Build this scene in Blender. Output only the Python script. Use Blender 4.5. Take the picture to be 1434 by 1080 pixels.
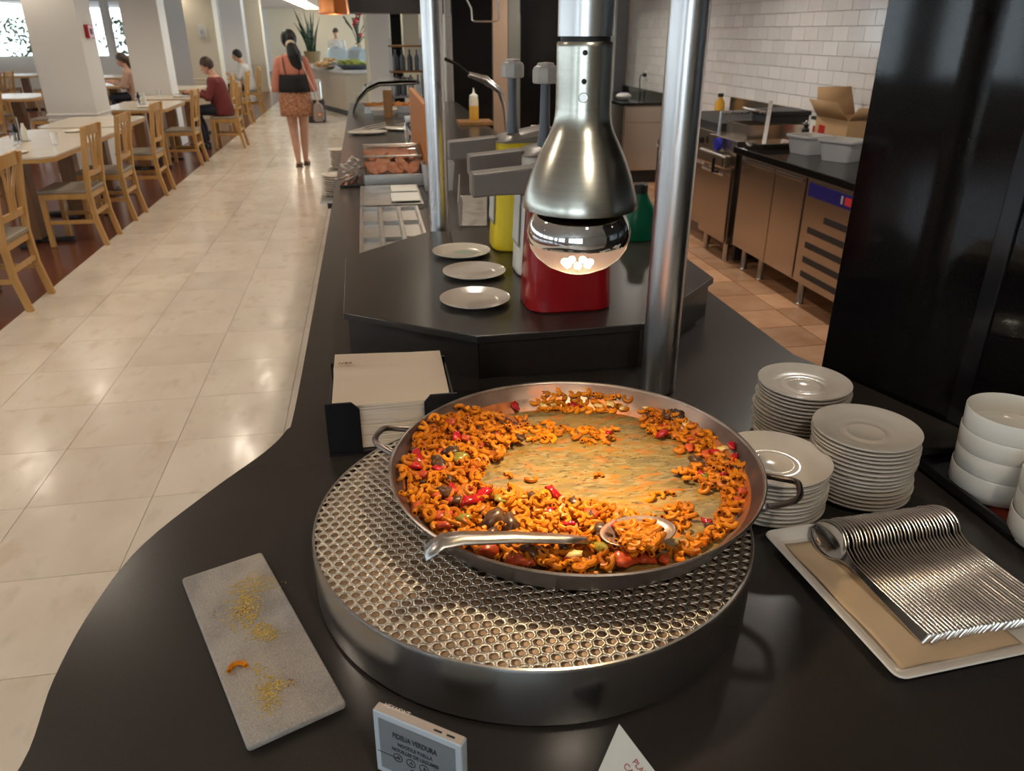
import bpy, bmesh, math, random
from mathutils import Vector, Matrix, Euler
rnd = random.Random(7)
PI = math.pi
S = bpy.context.scene
for o in list(bpy.data.objects): bpy.data.objects.remove(o)
C = bpy.data.collections.new('buffet'); S.collection.children.link(C)

# ------------------------------------------------------------------ camera
FPX, CX, CY, H = 1075.0, 717.0, 540.0, 1.62
PITCH = math.atan(495 / FPX); YAW = math.radians(10.015)
cam = bpy.data.cameras.new('camera'); camo = bpy.data.objects.new('camera', cam); C.objects.link(camo)
cam.sensor_width = 36; cam.lens = FPX / 1434 * 36; cam.clip_start = .02; cam.clip_end = 300
camo.location = (0, 0, H); camo.rotation_euler = (PI / 2 - PITCH, 0, -YAW)
cam.dof.use_dof = True; cam.dof.focus_distance = 1.22; cam.dof.aperture_fstop = 9.0
S.camera = camo
# pixel -> point on a known plane (directions only; each plane is a real surface of the place)
_F = Vector((math.sin(YAW) * math.cos(PITCH), math.cos(YAW) * math.cos(PITCH), -math.sin(PITCH)))
_R = Vector((math.cos(YAW), -math.sin(YAW), 0)); _U = _R.cross(_F)
def ray(u, v): return _F + _R * ((u - CX) / FPX) - _U * ((v - CY) / FPX)
def atz(u, v, z):
    d = ray(u, v); return Vector((0, 0, H)) + d * ((z - H) / d.z)
def aty(u, v, y):
    d = ray(u, v); return Vector((0, 0, H)) + d * (y / d.y)
def atx(u, v, x):
    d = ray(u, v); return Vector((0, 0, H)) + d * (x / d.x)

# ------------------------------------------------------------------ world, lights, exposure
S.view_settings.view_transform = 'Standard'; S.view_settings.look = 'None'
S.view_settings.gamma = 1; S.view_settings.use_curve_mapping = False
S.view_settings.exposure = 0.0
w = bpy.data.worlds.new('daylight'); S.world = w; w.use_nodes = True
w.node_tree.nodes['Background'].inputs[0].default_value = (.80, .92, 1.0, 1)
w.node_tree.nodes['Background'].inputs[1].default_value = 4.0
ZCEIL = 2.6
DOWNLIGHTS = ([(x, y) for x in (-3.7, -1.6) for y in (1.6, 3.6, 5.6, 7.7, 9.8, 11.6, 13.4, 15.1, 17.2, 19.6)] +
              [(.42, y) for y in (-.4, 3.4, 5.6, 7.8, 10.5, 13.4)] + [(2.1, 3.2), (2.1, 6.0), (2.1, 8.6)] +
              [(-6.2, y) for y in (3, 7, 10.5, 14, 18, 21.5)] + [(-9.5, y) for y in (5, 11, 17, 21.5)] + [(-2.4, 23.5), (-1.6, 28), (-1.6, 34)])  # the two outermost left rows are added to brighten the far dining wall
WARM = (1.0, .87, .70)
def lamp(name, kind, loc, power, color, size=.05, rot=(0, 0, 0), **kw):
    l = bpy.data.lights.new(name, kind); l.energy = power; l.color = color
    if kind in ('SPOT', 'POINT'): l.shadow_soft_size = size
    if kind == 'AREA': l.size = size
    for k, v in kw.items(): setattr(l, k, v)
    o = bpy.data.objects.new(name, l); C.objects.link(o); o.location = loc; o.rotation_euler = rot
    return o
for i, (x, y) in enumerate(DOWNLIGHTS):
    pw = (40 if -5 < x else 60) if x < 0 else (34 if x < 1.5 else 80)
    lamp('downlight_beam', 'SPOT', (x, y, ZCEIL - .045), pw, WARM if x < 1.5 else (1.0, .93, .84), .05, spot_size=math.radians(150), spot_blend=.7)

# ------------------------------------------------------------------ mesh helpers
class MB:
    def __init__(s): s.v = []; s.f = []; s.mi = []; s.m = 0
    def add(s, vs, fs):
        n = len(s.v); s.v += [tuple(p) for p in vs]; s.f += [tuple(i + n for i in f) for f in fs]; s.mi += [s.m] * len(fs); return s
    def bx(s, x0, x1, y0, y1, z0, z1):
        return s.add([(x0, y0, z0), (x1, y0, z0), (x1, y1, z0), (x0, y1, z0), (x0, y0, z1), (x1, y0, z1), (x1, y1, z1), (x0, y1, z1)],
                     [(0, 3, 2, 1), (4, 5, 6, 7), (0, 1, 5, 4), (1, 2, 6, 5), (2, 3, 7, 6), (3, 0, 4, 7)])
    def box(s, c, d, m=None):
        n0 = len(s.v); s.bx(c[0] - d[0] / 2, c[0] + d[0] / 2, c[1] - d[1] / 2, c[1] + d[1] / 2, c[2] - d[2] / 2, c[2] + d[2] / 2)
        if m: s.v[n0:] = [tuple(m @ Vector(p)) for p in s.v[n0:]]
        return s
    def bar(s, a, b, wx, wy, up=(0, 0, 1)):
        a = Vector(a); b = Vector(b); d = (b - a).normalized(); u = Vector(up)
        if abs(d.dot(u)) > .97: u = Vector((0, 1, 0))
        x = d.cross(u).normalized(); y = x.cross(d)
        vs = [p + x * (sx * wx / 2) + y * (sy * wy / 2) for p in (a, b) for sx, sy in ((-1, -1), (1, -1), (1, 1), (-1, 1))]
        return s.add(vs, [(0, 1, 2, 3), (7, 6, 5, 4), (0, 4, 5, 1), (1, 5, 6, 2), (2, 6, 7, 3), (3, 7, 4, 0)])
    def prism(s, pts, z0, z1):
        n = len(pts); vs = [(p[0], p[1], z0) for p in pts] + [(p[0], p[1], z1) for p in pts]
        return s.add(vs, [tuple(range(n - 1, -1, -1)), tuple(range(n, 2 * n))] + [(i, (i + 1) % n, n + (i + 1) % n, n + i) for i in range(n)])
    def lathe(s, prof, c=(0, 0, 0), n=32, sx=1, sy=1, m=None):
        vs = []; fs = []; idx = []
        for r, z in prof:
            if r < 1e-6: idx.append([len(vs)]); vs.append((c[0], c[1], c[2] + z))
            else:
                idx.append(list(range(len(vs), len(vs) + n)))
                vs += [(c[0] + sx * r * math.cos(2 * PI * k / n), c[1] + sy * r * math.sin(2 * PI * k / n), c[2] + z) for k in range(n)]
        for a, b in zip(idx, idx[1:]):
            for k in range(n):
                k2 = (k + 1) % n
                if len(a) == 1 and len(b) == 1: break
                if len(a) == 1: fs.append((a[0], b[k], b[k2]))
                elif len(b) == 1: fs.append((a[k], b[0], a[k2]))
                else: fs.append((a[k], b[k], b[k2], a[k2]))
        if m: vs = [m @ Vector(p) for p in vs]
        return s.add(vs, fs)
    def tube(s, pts, r, n=8, caps=True, closed=False, flat=1.0):
        pts = [Vector(p) for p in pts]; N = len(pts); rs = r if isinstance(r, (list, tuple)) else [r] * N
        vs = []; fs = []; prev = None
        for i, p in enumerate(pts):
            if closed: t = (pts[(i + 1) % N] - pts[i - 1])
            else: t = pts[min(i + 1, N - 1)] - pts[max(i - 1, 0)]
            t = t.normalized() if t.length > 1e-9 else Vector((0, 0, 1))
            if prev is None:
                u = Vector((0, 0, 1)) if abs(t.z) < .9 else Vector((1, 0, 0)); x = t.cross(u).normalized()
            else: x = (prev - t * prev.dot(t)).normalized()
            prev = x; y = t.cross(x)
            vs += [p + x * (rs[i] * math.cos(2 * PI * k / n)) + y * (rs[i] * flat * math.sin(2 * PI * k / n)) for k in range(n)]
        for i in range(N if closed else N - 1):
            a = i * n; b = ((i + 1) % N) * n
            for k in range(n): fs.append((a + k, a + (k + 1) % n, b + (k + 1) % n, b + k))
        if caps and not closed: fs += [tuple(range(n - 1, -1, -1)), tuple(range((N - 1) * n, N * n))]
        return s.add(vs, fs)
    def loft(s, rings, caps=True, closed=False):
        n = len(rings[0]); vs = [p for r in rings for p in r]; fs = []
        R = len(rings)
        for i in range(R if closed else R - 1):
            a = i * n; b = ((i + 1) % R) * n
            for k in range(n): fs.append((a + k, a + (k + 1) % n, b + (k + 1) % n, b + k))
        if caps and not closed: fs += [tuple(range(n - 1, -1, -1)), tuple(range((R - 1) * n, R * n))]
        return s.add(vs, fs)
    def grid(s, fn, nu, nv, thick=0):
        vs = [fn(i / nu, j / nv) for i in range(nu + 1) for j in range(nv + 1)]
        return s.add(vs, [(i * (nv + 1) + j, (i + 1) * (nv + 1) + j, (i + 1) * (nv + 1) + j + 1, i * (nv + 1) + j + 1) for i in range(nu) for j in range(nv)])
    def ball(s, c, r, n=12, sc=(1, 1, 1), m=None):
        k = max(5, n // 2); prof = [(math.sin(PI * i / k), -math.cos(PI * i / k)) for i in range(k + 1)]; prof[0] = (0, -1); prof[-1] = (0, 1)
        mm = (m or Matrix()) ; T = Matrix.Translation(c) @ mm.to_4x4() @ Matrix.Diagonal((r * sc[0], r * sc[1], r * sc[2], 1))
        return s.lathe(prof, n=n, m=T)
    def xf(s, m): s.v = [tuple(m @ Vector(p)) for p in s.v]; return s
    def mesh(s, name, ang=35):
        me = bpy.data.meshes.new(name); me.from_pydata(s.v, [], s.f); me.update()
        if any(s.mi): me.polygons.foreach_set('material_index', s.mi)
        bm = bmesh.new(); bm.from_mesh(me); bmesh.ops.recalc_face_normals(bm, faces=bm.faces); bm.to_mesh(me); bm.free()
        me.shade_smooth(); me.set_sharp_from_angle(angle=math.radians(ang))
        return me
    def build(s, name, mat, parent=None, bev=0, seg=2, ang=35, solid=0, loc=None, rot=None):
        return put(name, s.mesh(name, ang), mat, parent, bev, seg, solid, loc, rot)
def put(name, me, mat, parent=None, bev=0, seg=2, solid=0, loc=None, rot=None):
    if mat is not None and not me.materials:
        for m in (mat if isinstance(mat, (list, tuple)) else [mat]): me.materials.append(m)
    o = bpy.data.objects.new(name, me); C.objects.link(o)
    if parent: o.parent = parent
    if loc is not None: o.location = loc
    if rot is not None: o.rotation_euler = rot
    if solid:
        md = o.modifiers.new('solid', 'SOLIDIFY'); md.thickness = solid; md.offset = 0
    if bev:
        md = o.modifiers.new('bevel', 'BEVEL'); md.width = bev; md.segments = seg; md.limit_method = 'ANGLE'; md.angle_limit = math.radians(40)
        md.harden_normals = True
    return o
def tag(o, label, cat, group=None, kind=None):
    o['label'] = label; o['category'] = cat
    if group: o['group'] = group
    if kind: o['kind'] = kind
    return o
def thing(name, label, cat, loc=(0, 0, 0), rz=0, group=None):
    o = bpy.data.objects.new(name, None); C.objects.link(o); o.empty_display_size = .05
    o.location = loc; o.rotation_euler = (0, 0, rz); return tag(o, label, cat, group)
def struct(o): o['kind'] = 'structure'; return o
def dup(root, loc, rz=0, label=None, group=None, rot=None):
    r = root.copy(); C.objects.link(r); r.location = loc; r.rotation_euler = rot or (0, 0, rz)
    if label: r['label'] = label
    if group: r['group'] = group
    for ch in [c for c in root.children]:
        c = ch.copy(); C.objects.link(c); c.parent = r
        for g in [g for g in ch.children]:
            d = g.copy(); C.objects.link(d); d.parent = c
    return r
def text(name, body, size, mat, parent, m, extrude=.0003, align='LEFT', bold=0.0, sx=1):
    cu = bpy.data.curves.new(name, 'FONT'); cu.body = body; cu.size = size; cu.extrude = extrude; cu.align_x = align; cu.offset = bold
    o = bpy.data.objects.new(name, cu); C.objects.link(o)
    dg = bpy.context.evaluated_depsgraph_get(); me = bpy.data.meshes.new_from_object(o.evaluated_get(dg))
    bpy.data.objects.remove(o); me.name = name; me.transform(m @ Matrix.Diagonal((sx, 1, 1, 1))); me.materials.clear()
    return put(name, me, mat, parent)
def subd(o, lv=2):
    md = o.modifiers.new('sub', 'SUBSURF'); md.levels = lv; md.render_levels = lv; return o
def rrect(cx, cy, w, d, r, n=4):
    out = []
    for sx, sy, a0 in ((1, -1, -90), (1, 1, 0), (-1, 1, 90), (-1, -1, 180)):
        for k in range(n + 1):
            a = math.radians(a0 + 90 * k / n); out.append((cx + sx * (w / 2 - r) + r * math.cos(a), cy + sy * (d / 2 - r) + r * math.sin(a)))
    return out

# ------------------------------------------------------------------ materials
def mat(name, col, rough=.5, metal=0, spec=.5, coat=0, trans=0, ior=1.45, emit=None, estr=0, n=None, bump=0, bscale=60, aniso=0, coords='Object', alpha=1, nstretch=(1, 1, 1), rvar=None, subsurf=0, ramp=(.35, .65), rough2=None):
    m = bpy.data.materials.new(name); m.use_nodes = True; nt = m.node_tree; b = nt.nodes['Principled BSDF']
    I = b.inputs
    I['Base Color'].default_value = (*col, 1); I['Roughness'].default_value = rough; I['Metallic'].default_value = metal
    I['Specular IOR Level'].default_value = spec; I['Coat Weight'].default_value = coat; I['Coat Roughness'].default_value = .06
    I['Transmission Weight'].default_value = trans; I['IOR'].default_value = ior; I['Alpha'].default_value = alpha
    I['Subsurface Weight'].default_value = subsurf
    if subsurf: I['Subsurface Radius'].default_value = (.01, .004, .002)
    if emit: I['Emission Color'].default_value = (*emit, 1); I['Emission Strength'].default_value = estr
    if aniso: I['Anisotropic'].default_value = aniso
    tc = nt.nodes.new('ShaderNodeTexCoord'); mp = nt.nodes.new('ShaderNodeMapping'); mp.inputs['Scale'].default_value = nstretch
    if coords == 'World':
        g = nt.nodes.new('ShaderNodeNewGeometry'); nt.links.new(g.outputs['Position'], mp.inputs['Vector'])
    else: nt.links.new(tc.outputs[coords], mp.inputs['Vector'])
    last = None
    for item in (n or []):
        c2, scale, amt = item[:3]; rp = item[3] if len(item) > 3 else ramp; det = item[4] if len(item) > 4 else 5
        t = nt.nodes.new('ShaderNodeTexNoise'); t.inputs['Scale'].default_value = scale; t.inputs['Detail'].default_value = det
        nt.links.new(mp.outputs[0], t.inputs['Vector'])
        r = nt.nodes.new('ShaderNodeMapRange'); r.inputs[1].default_value = rp[0]; r.inputs[2].default_value = rp[1]; r.inputs[4].default_value = amt
        nt.links.new(t.outputs[0], r.inputs[0])
        mx = nt.nodes.new('ShaderNodeMix'); mx.data_type = 'RGBA'; mx.inputs[7].default_value = (*c2, 1)
        if last: nt.links.new(last, mx.inputs[6])
        else: mx.inputs[6].default_value = (*col, 1)
        nt.links.new(r.outputs[0], mx.inputs[0]); last = mx.outputs[2]
    if rvar:   # per-object brightness variation
        oi = nt.nodes.new('ShaderNodeObjectInfo'); r = nt.nodes.new('ShaderNodeMapRange'); r.inputs[3].default_value = 1 - rvar; r.inputs[4].default_value = 1 + rvar
        nt.links.new(oi.outputs['Random'], r.inputs[0]); hs = nt.nodes.new('ShaderNodeHueSaturation'); nt.links.new(r.outputs[0], hs.inputs['Value'])
        if last: nt.links.new(last, hs.inputs['Color'])
        else: hs.inputs['Color'].default_value = (*col, 1)
        last = hs.outputs[0]
        if coords == 'World':
            sc = nt.nodes.new('ShaderNodeMath'); sc.operation = 'MULTIPLY'; sc.inputs[1].default_value = 30; nt.links.new(oi.outputs['Random'], sc.inputs[0])
            cb = nt.nodes.new('ShaderNodeCombineXYZ'); nt.links.new(sc.outputs[0], cb.inputs[0]); nt.links.new(sc.outputs[0], cb.inputs[2]); nt.links.new(cb.outputs[0], mp.inputs['Location'])
    if last: nt.links.new(last, I['Base Color'])
    if rough2 is not None:
        t = nt.nodes.new('ShaderNodeTexNoise'); t.inputs['Scale'].default_value = rough2[1]; t.inputs['Detail'].default_value = 4; nt.links.new(mp.outputs[0], t.inputs['Vector'])
        r = nt.nodes.new('ShaderNodeMapRange'); r.inputs[1].default_value = .3; r.inputs[2].default_value = .7; r.inputs[3].default_value = rough; r.inputs[4].default_value = rough2[0]
        nt.links.new(t.outputs[0], r.inputs[0]); nt.links.new(r.outputs[0], I['Roughness'])
    if bump:
        t = nt.nodes.new('ShaderNodeTexNoise'); t.inputs['Scale'].default_value = bscale; t.inputs['Detail'].default_value = 4; nt.links.new(mp.outputs[0], t.inputs['Vector'])
        bp = nt.nodes.new('ShaderNodeBump'); bp.inputs['Strength'].default_value = bump; bp.inputs['Distance'].default_value = .004
        nt.links.new(t.outputs[0], bp.inputs['Height']); nt.links.new(bp.outputs[0], I['Normal'])
    return m
K = {}
K['granite'] = mat('granite', (.037, .0315, .028), .26, spec=.5, n=[((.085, .076, .068), 900, .5, (.60, .72), 1), ((.030, .026, .024), 5, .4)], coords='World')
K['granite_pol'] = mat('granite_polished', (.007, .0065, .0065), .07, spec=.38, n=[((.03, .028, .027), 500, .5, (.6, .72), 2)], coords='World')
K['panel_dark'] = mat('dark_panel', (.03, .027, .025), .45, n=[((.05, .045, .04), 6, .5)])
K['steel'] = mat('steel', (.62, .60, .57), .28, 1, n=[((.48, .46, .44), 14, .6)], rough2=(.38, 25), nstretch=(1, 1, 8))
K['steel_brush'] = mat('brushed_steel', (.58, .57, .555), .24, 1, n=[((.53, .52, .505), 30, .5)], nstretch=(1, 1, .05), rough2=(.27, 60))
K['steel_kitchen'] = mat('kitchen_steel', (.54, .48, .42), .27, 1, n=[((.49, .435, .38), 2, .5)])
K['perf'] = mat('perforated_steel', (.72, .66, .58), .34, 1, n=[((.6, .53, .45), 20, .6)])
K['chrome'] = mat('polished_steel_tube', (.72, .71, .70), .25, 1, n=[((.63, .62, .62), 18, .5)], rough2=(.32, 14), nstretch=(1, 1, .2))
K['alu'] = mat('spun_aluminium', (.62, .61, .535), .27, 1, n=[((.54, .53, .455), 420, .6)], nstretch=(.02, .02, 1))
K['spoon'] = mat('spoon_steel', (.74, .71, .68), .13, 1)
K['handle_steel'] = mat('dark_handle_steel', (.20, .165, .145), .3, 1, n=[((.13, .1, .09), 30, .6)])
K['panwall'] = mat('stained_pan_wall', (.25, .19, .17), .36, .9, n=[((.12, .08, .075), 12, .8), ((.38, .13, .05), 18, .6, (.55, .68))], rough2=(.5, 20))
K['pansteel'] = mat('worn_pan_steel', (.40, .36, .33), .33, 1, n=[((.24, .19, .17), 14, .8)], rough2=(.5, 20))
K['pancrust'] = mat('oily_pan_wall', (.30, .22, .19), .30, .55, n=[((.55, .16, .03), 11, .9, (.46, .58)), ((.09, .05, .04), 25, .7, (.55, .7))], rough2=(.45, 20))
K['pancrust'] .name = 'oily_pan_wall'
K['pan_floor'] = mat('oil_stained_pan_floor', (.26, .185, .060), .34, .2, n=[((.42, .225, .030), 5, .85, (.40, .60)), ((.17, .14, .07), 11, .8, (.45, .60)), ((.50, .16, .018), 34, .9, (.54, .64)), ((.36, .28, .13), 80, .7, (.50, .62)), ((.06, .045, .025), 120, .8, (.58, .66))], nstretch=(.75, 1.9, 1), bump=.25, bscale=110, rough2=(.5, 40), coords='Object')
K['china'] = mat('white_china', (.76, .69, .605), .14, spec=.5, n=[((.73, .66, .575), 4, .4)])
K['bowl_china'] = mat('ivory_bowl_china', (.84, .80, .72), .18)
K['melamine'] = mat('melamine_tray', (.80, .75, .69), .24, n=[((.75, .70, .64), 6, .5)])
K['liner'] = mat('parchment', (.66, .50, .33), .7, n=[((.58, .42, .27), 12, .6)], bump=.15, bscale=30)
K['napkin'] = mat('napkin_paper', (.80, .665, .52), .85, n=[((.76, .62, .48), 8, .4)], bump=.06, bscale=300)
K['black_pl'] = mat('black_acrylic', (.012, .012, .014), .16)
K['black_matte'] = mat('black_matte', (.02, .02, .022), .5)
K['slate'] = mat('grey_stone_board', (.43, .40, .37), .55, n=[((.24, .23, .22), 18, .85, (.40, .64)), ((.46, .38, .31), 7, .6), ((.60, .57, .53), 420, .6, (.55, .7)), ((.22, .21, .20), 300, .5, (.55, .7))], bump=.5, bscale=350)
K['crumb'] = mat('yellow_crumbs', (.56, .36, .06), .6, n=[((.66, .52, .22), 200, .7)])
K['crumb_br'] = mat('brown_crumbs', (.30, .14, .04), .6)
K['pasta'] = mat('saffron_macaroni', (.62, .205, .008), .42, spec=.28, n=[((.40, .09, .004), 90, .8), ((.70, .28, .012), 30, .5)], rvar=.32)
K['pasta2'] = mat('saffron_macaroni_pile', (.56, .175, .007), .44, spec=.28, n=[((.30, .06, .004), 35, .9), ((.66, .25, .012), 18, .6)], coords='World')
K['pepper'] = mat('red_pepper', (.42, .012, .014), .25, coat=.25, n=[((.28, .006, .018), 60, .7)], rvar=.2)
K['tomato'] = mat('cooked_tomato', (.52, .085, .022), .32, coat=.15, n=[((.36, .035, .012), 90, .8)], rvar=.2)
K['auberg'] = mat('cooked_aubergine', (.035, .014, .012), .32, spec=.4, n=[((.13, .065, .025), 90, .8)], rvar=.3)
K['greenveg'] = mat('green_bean', (.22, .18, .02), .3, coat=.3, n=[((.32, .24, .05), 60, .7)])
K['onion'] = mat('pale_onion', (.72, .52, .20), .3, coat=.3)
K['yellow'] = mat('yellow_plastic', (.80, .60, .012), .30, coat=.1)
K['red'] = mat('red_plastic', (.34, .008, .011), .22, coat=.3)
K['white_pl'] = mat('white_plastic', (.78, .76, .68), .35)
K['green_pl'] = mat('green_plastic', (.003, .15, .075), .3)
K['grey_pl'] = mat('grey_plastic', (.21, .185, .165), .38, n=[((.18, .16, .145), 20, .4)])
K['grey_dark'] = mat('slate_grey_plastic', (.13, .145, .17), .4)
K['knob'] = mat('pale_grey_plastic', (.55, .53, .49), .4)
K['blue_pl'] = mat('blue_panel', (.02, .025, .30), .3)
K['marble'] = mat('cream_marble', (.66, .57, .475), .12, n=[((.58, .485, .39), 1.5, .6), ((.73, .65, .555), 3.2, .6), ((.52, .40, .28), 5.5, .5, (.57, .70)), ((.46, .40, .34), 8, .3, (.60, .72))], rvar=.05, coords='World', nstretch=(1.6, .8, 1), rough2=(.26, 6))
K['grout'] = mat('grout', (.52, .44, .36), .7)
K['terra'] = mat('terracotta', (.50, .275, .155), .34, n=[((.36, .165, .075), 2.5, .75), ((.60, .37, .23), 8, .5)], rvar=.26, coords='World')
K['grout_d'] = mat('dark_grout', (.20, .12, .075), .8)
K['tan'] = mat('tan_panel', (.40, .275, .19), .5, n=[((.35, .235, .16), 3, .5)])
K['olive_grey'] = mat('olive_grey_panel', (.17, .165, .14), .45, n=[((.14, .135, .115), 3, .5)])
K['woodfloor'] = mat('red_brown_floor', (.135, .045, .026), .2, n=[((.20, .07, .04), 4, .7), ((.08, .025, .014), 9, .6)], coords='World', nstretch=(6, .6, 1))
K['chairwood'] = mat('honey_beech', (.50, .275, .085), .36, n=[((.41, .205, .055), 9, .7), ((.57, .33, .12), 22, .5)], nstretch=(3, 3, .5))
K['seatfab'] = mat('grey_brown_seat', (.30, .255, .20), .75, n=[((.25, .21, .165), 60, .5)], bump=.2, bscale=400)
K['tabletop'] = mat('cream_tabletop', (.69, .61, .50), .2, n=[((.62, .54, .43), 5, .5)])
K['tablebase'] = mat('dark_wood', (.26, .13, .05), .4, n=[((.19, .09, .033), 10, .6)], nstretch=(4, 4, .5))
K['wall'] = mat('white_paint', (.74, .71, .66), .6, n=[((.70, .67, .62), 1.2, .4)])
K['cream'] = mat('cream_paint', (.66, .60, .47), .6, n=[((.62, .56, .43), 1.2, .4)])
K['greywall'] = mat('grey_panel_paint', (.45, .46, .47), .55, n=[((.40, .41, .42), 1, .4)])
K['ceil'] = mat('ceiling_paint', (.70, .68, .64), .7, n=[((.66, .64, .6), 1, .3)])
K['walltile'] = mat('white_glazed_tile', (.72, .68, .64), .10, n=[((.66, .62, .585), 2, .5)], rvar=.06, coords='World', bump=.05, bscale=9)
K['glass'] = mat('clear_glass', (.97, .98, .98), .02, trans=1, ior=1.45)
K['glasspane'] = mat('window_glass', (.95, .97, .98), .0, trans=1, ior=1.02)
K['copper'] = mat('copper_shade', (.80, .27, .085), .28, 1, n=[((.65, .2, .06), 12, .5)])
K['lamplit_wood'] = mat('lamplit_wood_panel', (.58, .20, .035), .35, n=[((.46, .14, .02), 7, .7)], nstretch=(4, 4, .5))  # orange stands for heat-lamp light falling on the wood
K['brownwood'] = mat('brown_wood', (.30, .15, .05), .45, n=[((.22, .10, .03), 7, .7)], nstretch=(4, 4, .5))
K['lampglow'] = mat('lit_lamp', (1, .9, .75), .5, emit=(1, .86, .66), estr=14)
K['bulbglow'] = mat('bulb_filament', (1, .8, .5), .5, emit=(1, .72, .42), estr=90)
K['silver'] = mat('silvered_bulb', (.86, .86, .86), .03, 1)
K['card'] = mat('white_card', (.64, .64, .60), .6)
K['redink'] = mat('red_ink', (.35, .06, .06), .6)
K['ink'] = mat('black_ink', (.02, .022, .03), .6)
K['eink'] = mat('e_ink_screen', (.235, .25, .27), .35, n=[((.22, .235, .25), 40, .4)])
K['eframe'] = mat('pale_blue_frame', (.56, .62, .68), .35)
K['etop'] = mat('pale_plastic_edge', (.62, .52, .45), .35)
K['cardboard'] = mat('cardboard', (.48, .30, .15), .75, n=[((.42, .25, .12), 8, .6)])
K['tub'] = mat('frosted_plastic_tub', (.52, .52, .52), .3, trans=.25, ior=1.3)
K['skin'] = mat('skin', (.60, .34, .235), .45, n=[((.54, .28, .18), 9, .5)], subsurf=.1)
K['hair'] = mat('black_hair', (.009, .008, .010), .5, n=[((.016, .014, .015), 40, .6)], nstretch=(8, 8, .6))
K['hairbr'] = mat('dark_brown_hair', (.045, .025, .016), .45, n=[((.08, .045, .028), 40, .6)], nstretch=(8, 8, .6))
K['coral'] = mat('coral_cotton', (.62, .24, .165), .8, n=[((.54, .19, .12), 12, .6)])
K['blackcloth'] = mat('black_cloth', (.015, .015, .017), .8)
K['skirt'] = mat('patterned_skirt', (.40, .16, .085), .8, n=[((.55, .30, .17), 38, .9, (.48, .56)), ((.16, .06, .035), 55, .9, (.55, .62))])
K['maroon'] = mat('maroon_cloth', (.19, .035, .035), .85, n=[((.14, .025, .025), 14, .6)])
K['navy'] = mat('navy_cloth', (.02, .022, .035), .8)
K['bag'] = mat('taupe_leather', (.36, .28, .245), .45, n=[((.30, .23, .2), 14, .5)])
K['sandal'] = mat('brown_leather', (.12, .07, .04), .5)
K['beige_cab'] = mat('beige_cabinet', (.42, .365, .29), .5, n=[((.37, .32, .25), 2, .5)])
K['leaf'] = mat('dark_leaf', (.03, .06, .03), .4, n=[((.07, .12, .05), 18, .6)])
K['pot'] = mat('tan_pot', (.36, .25, .12), .6, n=[((.28, .19, .09), 14, .6)])
K['lettuce'] = mat('lettuce', (.38, .42, .10), .5, n=[((.24, .32, .05), 40, .7)])
K['bread'] = mat('bread_crust', (.52, .30, .12), .6, n=[((.65, .45, .25), 20, .7)])
K['orangefood'] = mat('orange_fried_food', (.75, .28, .06), .4, n=[((.6, .16, .03), 40, .7), ((.85, .5, .2), 25, .5)])
K['salmon'] = mat('salmon_slices', (.72, .26, .13), .35, n=[((.85, .5, .33), 30, .7)])
K['redbox'] = mat('red_enamel', (.45, .02, .02), .3)
K['redmat'] = mat('red_rubber_mat', (.42, .05, .025), .6)
# ================================================================== STRUCTURE
floor = struct(MB().bx(-13, 5, -4, 41, -.12, -.0122).build('floor', K['grout']))
# cream marble aisle: 0.45 m tiles laid on the axis of the aisle, joints recessed
T = .4476; X0 = -1.375 - 2 * .45; Y0 = 1.80 - .45
tm = MB().bx(-T / 2, T / 2, -T / 2, T / 2, -.012, 0).mesh('marble_tile'); tm.materials.append(K['marble'])
cnt = 0; far = MB()
for j in range(0, 88):
    for i in range(0, 6):
        xa = max(-2.262, X0 + .45 * i); xb = X0 + .45 * (i + 1)
        y = Y0 + .45 * j; full = xb - xa > .44
        if cnt < 296 and y < 24:
            if full: put('marble_tile', tm, None, floor, loc=((xa + xb) / 2, y + .225, 0))
            else: MB().bx(xa + .001, xb - .0015, y + .0015, y + .4485, -.012, 0).build('marble_tile', K['marble'], floor)
            cnt += 1
        else: far.bx(xa + .0015, xb - .0015, y + .0015, y + .4485, -.012, 0)
far.bx(-2.262, .425, 0.0, 1.349, -.012, 0); far.bx(-2.262, .425, -4, -.002, -.012, 0)
far.bx(.426, 1.4, 10.6, 40.9, -.012, 0)
fo = far.build('marble_tile', K['marble'], floor); fo['kind'] = 'stuff'
MB().bx(-13, -2.264, -4, 40.9, -.012, -.002).build('timber_floor', K['woodfloor'], floor)
# terracotta kitchen tiles, 0.31 m
MB().bx(.6, 3.6, 1.0, 10.6, -.0119, -.006).build('grout_bed', K['grout_d'], floor)
TT = .303; km = MB().bx(-TT / 2, TT / 2, -TT / 2, TT / 2, -.012, 0).mesh('terracotta_tile'); km.materials.append(K['terra'])
for i in range(9):
    for j in range(29):
        put('terracotta_tile', km, None, floor, loc=(.78 + .31 * i, 1.38 + .31 * j, 0))

ceiling = struct(MB().bx(-13, 5, -4, 41, ZCEIL, ZCEIL + .1).build('ceiling', K['ceil']))
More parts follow.
